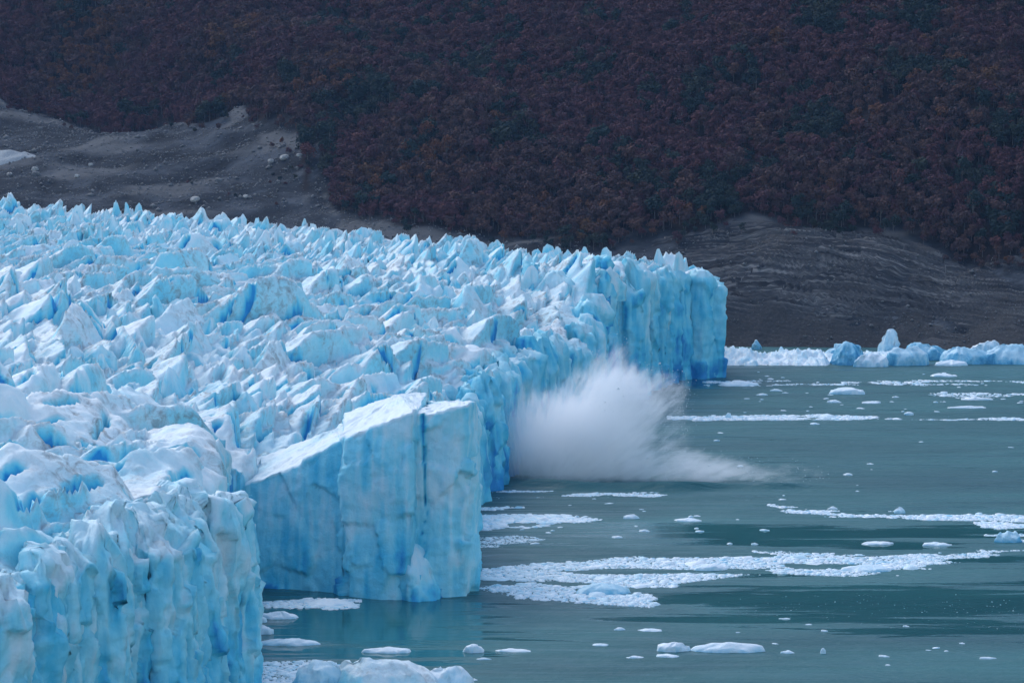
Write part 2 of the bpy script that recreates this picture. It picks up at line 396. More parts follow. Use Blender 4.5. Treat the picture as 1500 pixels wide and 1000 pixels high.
# ------------------------------------------------------------------ lake
wx = coords((-4000, -400, 300), (-400, -10, 13), (-10, 110, 1.5), (110, 500, 13), (500, 4000, 300))
wy = coords((-3000, 300, 300), (300, 560, 10), (560, 830, 6), (830, 870, 0.7), (870, 1420, 8), (1420, 1600, 60))
WX, WY = np.meshgrid(wx, wy); ax, ay = WX.ravel(), WY.ravel()
cw = 850 + 2.2 * np.sin(ax * 0.09) + 1.5 * np.sin(ax * 0.21 + 1)
hump = np.exp(-((ay - cw) / 2.6) ** 2) * (2.2 + 0.6 * np.sin(ax * 0.16)) * sstep(-4, 6, ax) * sstep(100, 72, ax)
az = hump
def blob(cx, cy_, rx_, ry_): return np.exp(-(((ax - cx) / rx_) ** 2 + ((ay - cy_) / ry_) ** 2))
# sheltered slicks
s_ = lambda px, py: W(px, py)
calm = np.zeros(len(ax))
for (px, py, hw, hy) in ((1320, 880, 420, 26), (1050, 876, 200, 12), (1200, 905, 300, 8), (1420, 922, 250, 9), (1000, 770, 150, 5), (1150, 796, 220, 5), (1130, 780, 260, 12), (1380, 778, 160, 9), (545, 912, 190, 60), (1300, 798, 120, 6), (1020, 560, 40, 8), (1400, 820, 150, 8)):
    c = W(px, py); e = W(px, py - hy); calm = np.maximum(calm, blob(c[0], c[1], hw / FPX * c[1], e[1] - c[1]))
wxm = coords((-4000, -400, 300), (-400, -70, 13), (-70, 200, 1.5), (200, 500, 13), (500, 4000, 300))
lake = link('lake', mesh_np('lake', np.stack([ax, ay, az], 1), grid_faces(len(wy), len(wx)), WATER, {'calm': calm}))
tag(lake, 'milky teal glacial lake with drifting ice', 'lake', kind='structure')

# ------------------------------------------------------------------ glacier: mean surface
gp = [(0, 700, 540), (0, 830, 470), (150, 720, 540), (300, 700, 560), (360, 715, 566), (0, 655, 580), (200, 665, 600), (0, 610, 650), (200, 620, 680), (350, 655, 690), (420, 682, 700),
      (300, 560, 770), (450, 570, 800), (600, 535, 855), (700, 560, 862), (0, 500, 780), (250, 480, 850), (0, 420, 950), (300, 440, 930), (500, 470, 930), (700, 500, 945),
      (835, 520, 985), (800, 508, 1005), (845, 510, 1015), (775, 396, 1092), (850, 388, 1105), (735, 480, 985), (770, 545, 930), (600, 420, 1050), (400, 400, 1080), (200, 375, 1150), (0, 355, 1180), (0, 315, 1400), (200, 325, 1370), (400, 350, 1320), (600, 372, 1270),
      (750, 385, 1240), (850, 396, 1150), (950, 392, 1170), (1050, 412, 1180), (900, 398, 1240)]
gpw = [P(*g) for g in gp]
gpw += [(-110, 440, 42), (-130, 500, 47), (-40, 700, 30), (-10, 690, 38), (-20, 770, 26), (-30, 830, 28), (-160, 600, 50), (-220, 900, 56), (-330, 1300, 62), (-350, 1500, 58), (-200, 1500, 52), (-80, 1470, 46), (40, 1330, 36), (90, 1260, 34)]
GS = RBF(gpw, 1.0)
FRONT = [(-135, 380), (-104, 428), (-84, 462), (-70, 500), (-58, 538), (-52.5, 562), (-57, 600), (-62, 640), (-62, 679), (-40, 676), (-9, 676), (-7, 700), (-14, 760), (-9, 835), (-2.5, 857), (-3, 875), (-1, 900), (3, 935), (13, 970), (25, 1005), (33, 1055), (46, 1090), (58, 1130), (66, 1168), (82, 1178), (88, 1190), (84, 1250), (60, 1330), (20, 1400), (-100, 1480), (-260, 1560), (-420, 1600), (-420, 380)]

rng = np.random.default_rng(7)
rnd = random.Random(11)
# field grid
ix = coords((-330, 100, 0.8),); iy = []
y = 385.0
while y < 1560: iy.append(y); y += 0.5 + 0.5 * sstep(450, 1300, np.array([y]))[0]
iy = np.array(iy); nix, niy = len(ix), len(iy)
IX, IY = np.meshgrid(ix, iy); X0, Y0 = IX.ravel(), IY.ravel()
vis = (X0 / Y0 > -0.225) & (X0 / Y0 < 0.1)
_f = np.array(FRONT, float); _t = np.roll(_f, -1, 0) - np.roll(_f, 1, 0); _t /= np.sqrt((_t ** 2).sum(1))[:, None]
FIELD = [tuple(p) for p in _f + np.stack([-_t[:, 1], _t[:, 0]], 1) * 5.5]
ins = inside(FIELD, X0, Y0)
# domain warp so that fracture lines wander
wxx = X0 + fbm(p3(X0 / 7, Y0 / 7), 3, 101) * 1.0; wyy = Y0 + fbm(p3(X0 / 7, Y0 / 7), 3, 202) * 1.0
WXg, WYg = wxx.reshape(niy, nix), wyy.reshape(niy, nix)
base = np.full(len(X0), 30.0); m_ = vis | ins; base[m_] = GS(X0[m_], Y0[m_]); base = base + fbm(p3(X0 / 55, Y0 / 40), 2, 301) * 3.0 * sstep(680, 760, Y0) * sstep(1250, 1100, Y0)
base = base - 9.0 * np.exp(-((X0 + 54) / 17) ** 2 - ((Y0 - 685) / 32) ** 2)
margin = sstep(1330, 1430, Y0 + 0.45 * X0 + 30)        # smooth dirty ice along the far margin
relief = np.full((niy, nix), -11.0)
peaks = []
def jitter_pts(x0, x1, y0, y1, sp):
    pts = []
    nx, ny = int((x1 - x0) / sp), int((y1 - y0) / sp)
    for j in range(ny):
        for i in range(nx):
            pts.append((x0 + (i + rnd.random() * 0.95 + 0.5 * (j % 2)) * sp, y0 + (j + rnd.random() * 0.95) * sp))
    return pts
pts = [(x, y, 1.0) for x, y in jitter_pts(-330, 100, 1000, 1540, 12.5)] + [(x, y, 1.35) for x, y in jitter_pts(-250, 60, 700, 1060, 15)] + [(x, y, 0.55) for x, y in jitter_pts(-330, 100, 640, 1540, 7.0) if y > 1000 or rnd.random() < 0.6] + [(x, y, 0.3) for x, y in jitter_pts(-300, 100, 560, 1420, 4.4) if rnd.random() < 0.75] + [(x, y, 1.9) for x, y in jitter_pts(-140, 0, 400, 720, 21)] + [(x, y, 0.9) for x, y in jitter_pts(-140, 0, 400, 700, 11)]
for x, y, sc in pts:
    if not (-0.22 < x / y < 0.1): continue
    far = float(sstep(1020, 1180, np.array([y]))[0])
    L = rnd.uniform(12.0, 24.0) * sc; pk = (rnd.gauss(2.0, 2.3) + 1.3 * far * rnd.random()) * sc ** 0.7 + (1 - min(sc, 1)) * (-1.6 if sc > 0.4 else -0.6)
    ang = rnd.gauss(1.25 + 0.35 * math.sin(x * 0.021 + y * 0.013), 0.24)
    sa, sb = rnd.uniform(0.7, 1.25) + 0.6 * far, rnd.uniform(2.2, 4.0) + 0.6 * far
    if rnd.random() < 0.13 + 0.25 * far: sa, sb = sb, sa
    if y < 700: sa, sb = sa * 0.62, sb * 0.6
    se = rnd.uniform(0.45, 1.0) + 0.6 * far; k = rnd.uniform(0.2, 0.45) * (1 - 0.5 * far)
    W_ = 18 if sc < 1.2 else 30
    j0 = np.searchsorted(iy, y - W_); j1 = np.searchsorted(iy, y + W_)
    i0 = np.searchsorted(ix, x - W_); i1 = np.searchsorted(ix, x + W_)
    if j1 <= j0 or i1 <= i0: continue
    dx = WXg[j0:j1, i0:i1] - x; dy = WYg[j0:j1, i0:i1] - y
    u = dx * math.cos(ang) + dy * math.sin(ang); v = -dx * math.sin(ang) + dy * math.cos(ang)
    hgt = pk + 1.6 * sc - np.maximum(sa * v, -sb * v) - np.maximum(se * (np.abs(u) - L * k), 0) - 0.06 * np.abs(u)
    relief[j0:j1, i0:i1] = np.maximum(relief[j0:j1, i0:i1], hgt)
relief = relief.ravel()
# open crevasses: narrow slots with deep blue walls
slot = np.zeros((niy, nix))
for x, y in jitter_pts(-330, 100, 400, 1420, 12):
    if not (-0.21 < x / y < 0.09) or rnd.random() < 0.2: continue
    ang = rnd.gauss(1.0, 0.4); nr_ = 1.25 if y < 700 else 1.0; L = rnd.uniform(3, 9.5) * nr_; w = rnd.uniform(0.7, 1.1) * nr_
    j0 = np.searchsorted(iy, y - 10); j1 = np.searchsorted(iy, y + 10); i0 = np.searchsorted(ix, x - 10); i1 = np.searchsorted(ix, x + 10)
    if j1 <= j0 or i1 <= i0: continue
    dx = WXg[j0:j1, i0:i1] - x; dy = WYg[j0:j1, i0:i1] - y
    u = dx * math.cos(ang) + dy * math.sin(ang); v = -dx * math.sin(ang) + dy * math.cos(ang)
    s = np.clip(1 - (np.abs(v) / w) ** 2 - (u / L) ** 2, 0, 1)
    slot[j0:j1, i0:i1] = np.maximum(slot[j0:j1, i0:i1], s)
slot = slot.ravel()
det = fbm(p3(X0 / 2.6, Y0 / 2.6), 4, 55) * 0.34 + np.abs(vnoise(p3(X0 / 1.7 - Y0 / 3.0, Y0 / 6.0), 57)) * 0.5 + ridged(p3(X0 / 5.5, Y0 / 5.5), 3, 66) * 0.3 + ridged(p3(X0 / 7 + Y0 / 20, Y0 / 1.8), 2, 67) * 0.28
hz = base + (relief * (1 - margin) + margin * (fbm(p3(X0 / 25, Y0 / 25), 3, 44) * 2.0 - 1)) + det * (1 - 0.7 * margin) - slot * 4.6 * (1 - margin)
fdist = np.full(len(X0), 99.0); _s = ins.nonzero()[0]; _fa = np.array(FIELD)
for (xa, ya), (xb, yb) in zip(_fa[1:25], _fa[2:26]):
    ex, ey = xb - xa, yb - ya; L2 = ex * ex + ey * ey; px_, py_ = X0[_s] - xa, Y0[_s] - ya
    t = np.clip((px_ * ex + py_ * ey) / L2, 0, 1); fdist[_s] = np.minimum(fdist[_s], np.hypot(px_ - ex * t, py_ - ey * t))
hz = hz - 7.0 * (1 - sstep(0.5, 9, fdist)) * ins
hz = hz - 6.0 * (1 - sstep(2, 34, fdist)) * ins * sstep(600, 540, Y0)
hz = np.where(ins, hz, -4.0)
lean = np.clip(relief, -6, 7) * 0.48 * (1 - margin)
PX, PY = X0 + np.where(ins, lean * 0.8, 0), Y0 - np.where(ins, lean * 0.3, 0)
gradx = np.gradient(hz.reshape(niy, nix), ix, axis=1).ravel(); grady = np.gradient(hz.reshape(niy, nix), iy, axis=0).ravel()
steep = sstep(0.9, 3.0, np.sqrt(gradx ** 2 + grady ** 2))
patch = fbm(p3(X0 / 16, Y0 / 16), 3, 77)
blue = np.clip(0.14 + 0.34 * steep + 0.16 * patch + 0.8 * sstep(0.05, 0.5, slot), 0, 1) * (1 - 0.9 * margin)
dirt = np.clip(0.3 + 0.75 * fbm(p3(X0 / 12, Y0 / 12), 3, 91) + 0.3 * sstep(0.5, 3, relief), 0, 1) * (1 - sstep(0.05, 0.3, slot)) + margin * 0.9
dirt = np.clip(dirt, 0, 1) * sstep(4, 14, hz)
blue = np.where(ins, np.clip(blue + 0.3 * (1 - sstep(0.5, 3, fdist)), 0, 1), 0.6)
keep = (vis & ins).reshape(niy, nix)
F = grid_faces(niy, nix); kv = keep.ravel()
# keep cells with at least one inside vertex in view range
F = F[kv[F].any(1)]
used = np.unique(F); remap = np.full(len(X0), -1, np.int64); remap[used] = np.arange(len(used))
glacier = bpy.data.objects.new('glacier', None); scene.collection.objects.link(glacier)
tag(glacier, 'huge crevassed blue-white glacier ending in cliffs above the lake', 'glacier')
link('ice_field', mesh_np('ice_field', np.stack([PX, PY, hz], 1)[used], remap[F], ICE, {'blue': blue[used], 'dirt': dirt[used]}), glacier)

# ------------------------------------------------------------------ ice bodies (towers, seracs, blocks, bergs)
def ice_body(name, poly, tops, apex, z0, res=0.8, taper=0.08, lean=(0, 0), disp=(0.9, 0.35, 0.5), fsc=4.0, seed=0, blue=0.3, dirt=0.3, parent=None, mat=None, capn=None, lowblue=0.25, crack=None, top_pow=1.0, rough_top=0.3, fz=1.0, cap=0.0, ridge=None, capblue=0.0, capf=1.0):
    poly = np.array(poly, float); tops = np.array(tops, float); n = len(poly)
    nxt = np.roll(poly, -1, 0); seg = np.sqrt(((nxt - poly) ** 2).sum(1))
    pp, tt = [], []
    for i in range(n):
        k = max(2, int(round(seg[i] / res)))
        t = np.arange(k) / k
        pp.append(poly[i] + (nxt[i] - poly[i]) * t[:, None]); tt.append(tops[i] + (tops[(i + 1) % n] - tops[i]) * t)
    pp = np.concatenate(pp); tt = np.concatenate(tt); na = len(pp); c = poly.mean(0)
    tt = tt + fbm(p3(pp[:, 0] / 2.5, pp[:, 1] / 2.5, np.full(na, seed * 3.1)), 3, seed) * rough_top * 1.6
    hgt = float(tt.mean() - z0); nz = max(3, int(hgt / res))
    rows = []
    for t in np.linspace(0, 1, nz):
        xy = c + (pp - c) * (1 - taper * t) + np.array(lean) * t
        rows.append(np.column_stack([xy, z0 + (tt - z0) * t]))
    top_xy = rows[-1][:, :2]
    ctop = np.array(apex[:2]) + np.array(lean)
    if capn is None: capn = max(3, int(np.sqrt(((top_xy - ctop) ** 2).sum(1)).mean() / res))
    apz = np.full(na, float(apex[2])); apxy = np.tile(ctop, (na, 1))
    if ridge is not None:      # crest line instead of a single point
        rd = np.array((math.cos(ridge[0]), math.sin(ridge[0]))); q = (top_xy - ctop) @ rd * ridge[1]
        apxy = ctop + q[:, None] * rd; apz = apz - np.abs(q) * ridge[2] + vnoise(p3(q / 1.4, np.full(na, seed * 1.7)), seed) * 0.9 * min(1.0, ridge[1] * 2)
    for s in np.linspace(1, 0, capn + 1)[1:]:
        xy = apxy + (top_xy - apxy) * s
        rows.append(np.column_stack([xy, tt * s ** top_pow + apz * (1 - s ** top_pow)]))
    V = np.concatenate(rows); nr = len(rows)
    F = grid_faces(nr, na, wrap=True)
    G = V.reshape(nr, na, 3)
    dv = np.gradient(G, axis=0); du = np.roll(G, -1, 1) - np.roll(G, 1, 1)
    nrm = np.cross(du, dv).reshape(-1, 3); ln = np.sqrt((nrm ** 2).sum(1)); nrm = nrm / np.maximum(ln, 1e-6)[:, None]
    nrm[-na:] = (0, 0, 1)
    off, ed = facet(V / fsc * np.array((1, 1, fz)) + seed * 7.3, seed)
    fl = ridged(np.column_stack([V[:, 0] / 2.6, V[:, 1] / 2.6, V[:, 2] / 16.0]) + seed, 3, seed + 5)
    fb = fbm(V / 1.6, 3, seed + 9)
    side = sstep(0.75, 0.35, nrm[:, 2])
    D = disp[0] * np.clip(off, -1.2, 1.2) * (capf + (1 - capf) * side * sstep(1.0, 0.85, (V[:, 2] - z0) / max(hgt, 0.1))) + disp[1] * fb + disp[2] * fl * side
    if cap > 0: D = D + cap * ridged(p3(V[:, 0] / 4.0, V[:, 1] / 4.0), 3, seed + 61) * (1 - side)
    # keep the apex ring together
    D[-na:] = D[-na:].mean() if ridge is None else 0.0
    V = V + nrm * D[:, None]
    zr = (V[:, 2] - z0) / max(hgt, 0.1)
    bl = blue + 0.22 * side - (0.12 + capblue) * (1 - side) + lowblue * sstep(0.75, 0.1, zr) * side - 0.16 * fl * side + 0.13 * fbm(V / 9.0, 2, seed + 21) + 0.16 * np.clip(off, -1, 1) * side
    dr = dirt * (0.35 + 0.65 * (1 - side)) * (0.6 + fbm(V / 6.0, 2, seed + 33))
    if crack is not None:
        bl, V = crack(V, bl, nrm)
    me = mesh_np(name, V, F, mat or ICE, {'blue': np.clip(bl, 0, 1), 'dirt': np.clip(dr, 0, 1)})
    return link(name, me, parent)
def rpoly(cx, cy, r, n, asp=1.0, ang=0.0):
    out = []
    a0 = rnd.random() * 6.28
    for i in range(n):
        a = a0 + (i + rnd.uniform(-0.28, 0.28)) / n * 2 * math.pi; rr = r * rnd.uniform(0.82, 1.18)
        u, v = rr * math.cos(a) * asp, rr * math.sin(a)
        out.append((cx + u * math.cos(ang) - v * math.sin(ang), cy + u * math.sin(ang) + v * math.cos(ang)))
    return out
def gs(x, y): return float(GS([x], [y])[0])

# cliff towers along the front
SLAB = (4, 5, 5)
def cliff(path, spacing, rad, pk, inset=0.6, seed0=0, blue=0.3, drop=(0, 3), res=0.8, dirt=0.25, disp=(1.0, 0.35, 0.6), hmul=1.0, asp=(1.0, 1.35), sides=(5, 6, 6, 7), fsc=4.5):
    pth = np.array(path, float); sl = np.sqrt(((pth[1:] - pth[:-1]) ** 2).sum(1)); cum = np.concatenate([[0], np.cumsum(sl)])
    s = spacing * 0.4; k = 0
    while s < cum[-1]:
        x = np.interp(s, cum, pth[:, 0]); y = np.interp(s, cum, pth[:, 1])
        i = min(np.searchsorted(cum, s) - 1, len(sl) - 1); i = max(i, 0)
        t = (pth[i + 1] - pth[i]) / sl[i]; inn = np.array((-t[1], t[0]))
        r = rad * rnd.uniform(0.75, 1.3); ins_ = r * rnd.uniform(inset - 0.4, inset + 0.5)
        cx, cy_ = x + inn[0] * ins_, y + inn[1] * ins_
        h = gs(cx, cy_) * hmul
        n = rnd.choice(sides)
        poly = rpoly(cx, cy_, r, n, rnd.uniform(*asp), math.atan2(t[1], t[0]))
        tops = [h - rnd.uniform(*drop) for _ in poly]
        ap = (cx + rnd.uniform(-0.4, 0.4) * r + inn[0] * r * 0.2, cy_ + rnd.uniform(-0.4, 0.4) * r + inn[1] * r * 0.2, h + rnd.uniform(*pk))
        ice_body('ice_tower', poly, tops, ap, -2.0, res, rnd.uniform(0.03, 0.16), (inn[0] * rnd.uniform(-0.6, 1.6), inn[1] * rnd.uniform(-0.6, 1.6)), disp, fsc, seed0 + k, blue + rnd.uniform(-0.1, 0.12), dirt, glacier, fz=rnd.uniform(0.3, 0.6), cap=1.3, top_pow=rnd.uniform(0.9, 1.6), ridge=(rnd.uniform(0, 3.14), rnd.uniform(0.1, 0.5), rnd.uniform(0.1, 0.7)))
        s += spacing * rnd.uniform(0.75, 1.25); k += 1
cliff([(-104, 428), (-84, 462), (-70, 500), (-58, 538), (-52.5, 562)], 6.5, 8.0, (-1.0, 4.5), 0.85, 1000, 0.36, (1, 8), 0.6, 0.35, (1.8, 0.35, 0.8), 0.93)
cliff([(-53, 566), (-57, 600), (-62, 640), (-64, 660)], 10, 7, (-2, 1), 0.9, 1100, 0.36, (2, 6), 1.1, hmul=0.62)
cliff([(-7, 702), (-14, 760), (-9, 835)], 12, 8, (0, 3), 0.9, 1200, 0.35, (1, 4), 1.2)
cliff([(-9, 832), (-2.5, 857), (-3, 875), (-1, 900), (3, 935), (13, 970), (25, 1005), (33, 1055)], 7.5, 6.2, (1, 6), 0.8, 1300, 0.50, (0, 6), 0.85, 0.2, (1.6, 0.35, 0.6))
cliff([(4, 1068), (18, 1072), (32, 1078), (46, 1092), (58, 1130), (66, 1168)], 10.5, 7.4, (1, 8), 0.75, 1400, 0.50, (0, 9), 0.85, 0.2, (1.5, 0.4, 0.25), asp=(0.7, 0.95), sides=SLAB, fsc=6.5)  # far wall: fresh-ice blue, deepened so the colour carries the face's shade
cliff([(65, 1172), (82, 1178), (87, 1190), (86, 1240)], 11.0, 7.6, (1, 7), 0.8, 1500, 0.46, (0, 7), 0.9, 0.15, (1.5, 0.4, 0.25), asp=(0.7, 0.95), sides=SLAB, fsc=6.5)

# headland: three great blocks with a sheer face to the camera
def crack_line(x0, wob, zlo, zhi, depth, width, sd):
    def f(V, bl, nrm):
        xc = x0 + wob * vnoise(np.column_stack([V[:, 2] / 5.0, np.zeros(len(V)), np.full(len(V), sd)]), sd) + 0.12 * vnoise(np.column_stack([V[:, 2] / 1.8, np.zeros(len(V)), np.full(len(V), sd)]), sd)
        w = width * sstep(zlo, zhi, V[:, 2]) + 0.05
        g = np.exp(-((V[:, 0] - xc) / w) ** 2) * (V[:, 2] > zlo) * (nrm[:, 1] < -0.2)
        V = V.copy(); V[:, 1] += g * depth
        return np.clip(bl + 0.8 * g, 0, 1), V
    return f
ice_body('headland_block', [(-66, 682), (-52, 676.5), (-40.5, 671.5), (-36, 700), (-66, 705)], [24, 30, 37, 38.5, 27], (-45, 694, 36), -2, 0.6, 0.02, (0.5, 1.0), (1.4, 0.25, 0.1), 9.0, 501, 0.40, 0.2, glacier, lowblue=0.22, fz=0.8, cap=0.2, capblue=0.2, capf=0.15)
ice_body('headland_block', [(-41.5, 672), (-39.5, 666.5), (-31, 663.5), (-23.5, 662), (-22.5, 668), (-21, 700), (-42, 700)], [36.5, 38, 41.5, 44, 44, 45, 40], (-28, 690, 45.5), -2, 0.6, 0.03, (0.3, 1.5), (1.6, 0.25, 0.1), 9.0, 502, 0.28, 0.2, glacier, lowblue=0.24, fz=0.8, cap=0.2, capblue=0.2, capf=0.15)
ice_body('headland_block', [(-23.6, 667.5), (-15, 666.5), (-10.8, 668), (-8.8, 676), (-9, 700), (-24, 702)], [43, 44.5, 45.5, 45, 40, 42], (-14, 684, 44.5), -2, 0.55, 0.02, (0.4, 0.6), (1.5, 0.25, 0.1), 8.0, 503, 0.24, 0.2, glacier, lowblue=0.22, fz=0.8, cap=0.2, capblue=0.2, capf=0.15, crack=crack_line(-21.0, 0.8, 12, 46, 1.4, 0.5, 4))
ice_body('headland_foot', [(-27, 663), (-24, 659.5), (-18, 662), (-16, 668), (-26, 669)], [10, 6, 4, 8, 16], (-25.5, 668.5, 19), -2, 0.55, 0.25, (0, 1.5), (0.7, 0.3, 0.3), 3.5, 504, 0.30, 0.1, glacier, lowblue=0.35)

# seracs standing out of the ice field (the ones that show)
cand = []
for x, y in jitter_pts(-330, 92, 560, 1400, 15.0):
    if not (-0.195 < x / y < 0.09): continue
    if not inside(FRONT, np.array([x]), np.array([y]))[0]: continue
    if y + 0.45 * x > 1350 or (-75 < x < -5 and 620 < y < 725): continue
    cand.append((x, y))
# spires along the far skyline
for k in range(46):
    px = rnd.uniform(-30, 1000); Yk = np.interp(px, [0, 400, 700, 1000], [1330, 1270, 1225, 1200]) + rnd.uniform(-30, 10)
    cand.append(((px - 750) / FPX * Yk, Yk))
rnd.shuffle(cand)
for k, (x, y) in enumerate(cand[:300]):
    b0 = gs(x, y); far = y > 1150
    r = rnd.uniform(2.0, 4.6) if y > 720 else rnd.uniform(3.0, 5.5)
    ph = rnd.uniform(2.5, 7.5) * (1.35 if far else 0.9)
    ang = rnd.gauss(0.75, 0.5)
    poly = rpoly(x, y, r, rnd.choice((4, 5, 6)), rnd.uniform(1.2, 2.0), ang)
    tops = [b0 + rnd.uniform(-3.5, 0.5) for _ in poly]
    ln = (rnd.uniform(-0.5, 2.6), rnd.uniform(-1.2, 0.6))
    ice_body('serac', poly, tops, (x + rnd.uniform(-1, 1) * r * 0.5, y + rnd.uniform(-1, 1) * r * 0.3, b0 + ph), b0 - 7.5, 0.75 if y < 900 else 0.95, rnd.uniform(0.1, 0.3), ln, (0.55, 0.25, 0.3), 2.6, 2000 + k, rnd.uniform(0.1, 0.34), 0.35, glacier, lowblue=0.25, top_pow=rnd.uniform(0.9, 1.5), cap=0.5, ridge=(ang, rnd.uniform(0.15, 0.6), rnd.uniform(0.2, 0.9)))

# ------------------------------------------------------------------ bergs and floes
def berg(name, px, py, wpx, hpx, label, cat='iceberg', group=None, blue=0.2, dirt=0.0, peak=0.0, depth=0.5, n=9, seed=0, flat=False, mat=None, ang=0.0, tops=None):
    x, y, _ = W(px, py); s = FPX / math.hypot(y, CAMZ); w = wpx / s; h = max(0.25, hpx / s)
    d = w * depth
    y += d * 0.5
    poly = []
    a0 = rnd.random() * 6.28
    for i in range(n):
        a = 2 * math.pi * (i + rnd.uniform(-0.25, 0.25)) / n; q = rnd.uniform(0.8, 1.1)
        poly.append((x + math.cos(a) * w / 2 * q, y + math.sin(a) * d / 2 * q))
    tp_ = [h * rnd.uniform(0.25, 0.6) * (0.6 if flat else 1) for _ in poly] if tops is None else [h * t for t in tops]
    o = ice_body(name, poly, tp_, (x + peak * w * 0.5, y, h * (0.8 if flat else 1.0)), -0.4, max(0.3, w / 26), 0.12, (0, 0), (min(0.12 * h + 0.05, 0.8), 0.05 * h + 0.03, 0.03), max(0.8, w * 0.22), seed, blue, dirt, None, mat or BRASH, lowblue=0.2, top_pow=rnd.uniform(0.9, 1.7), rough_top=0.12 * h, ridge=(rnd.uniform(-0.3, 0.3), rnd.uniform(0.2, 0.6), 0.1) if hpx > 15 else None)
    return tag(o, label, cat, group)
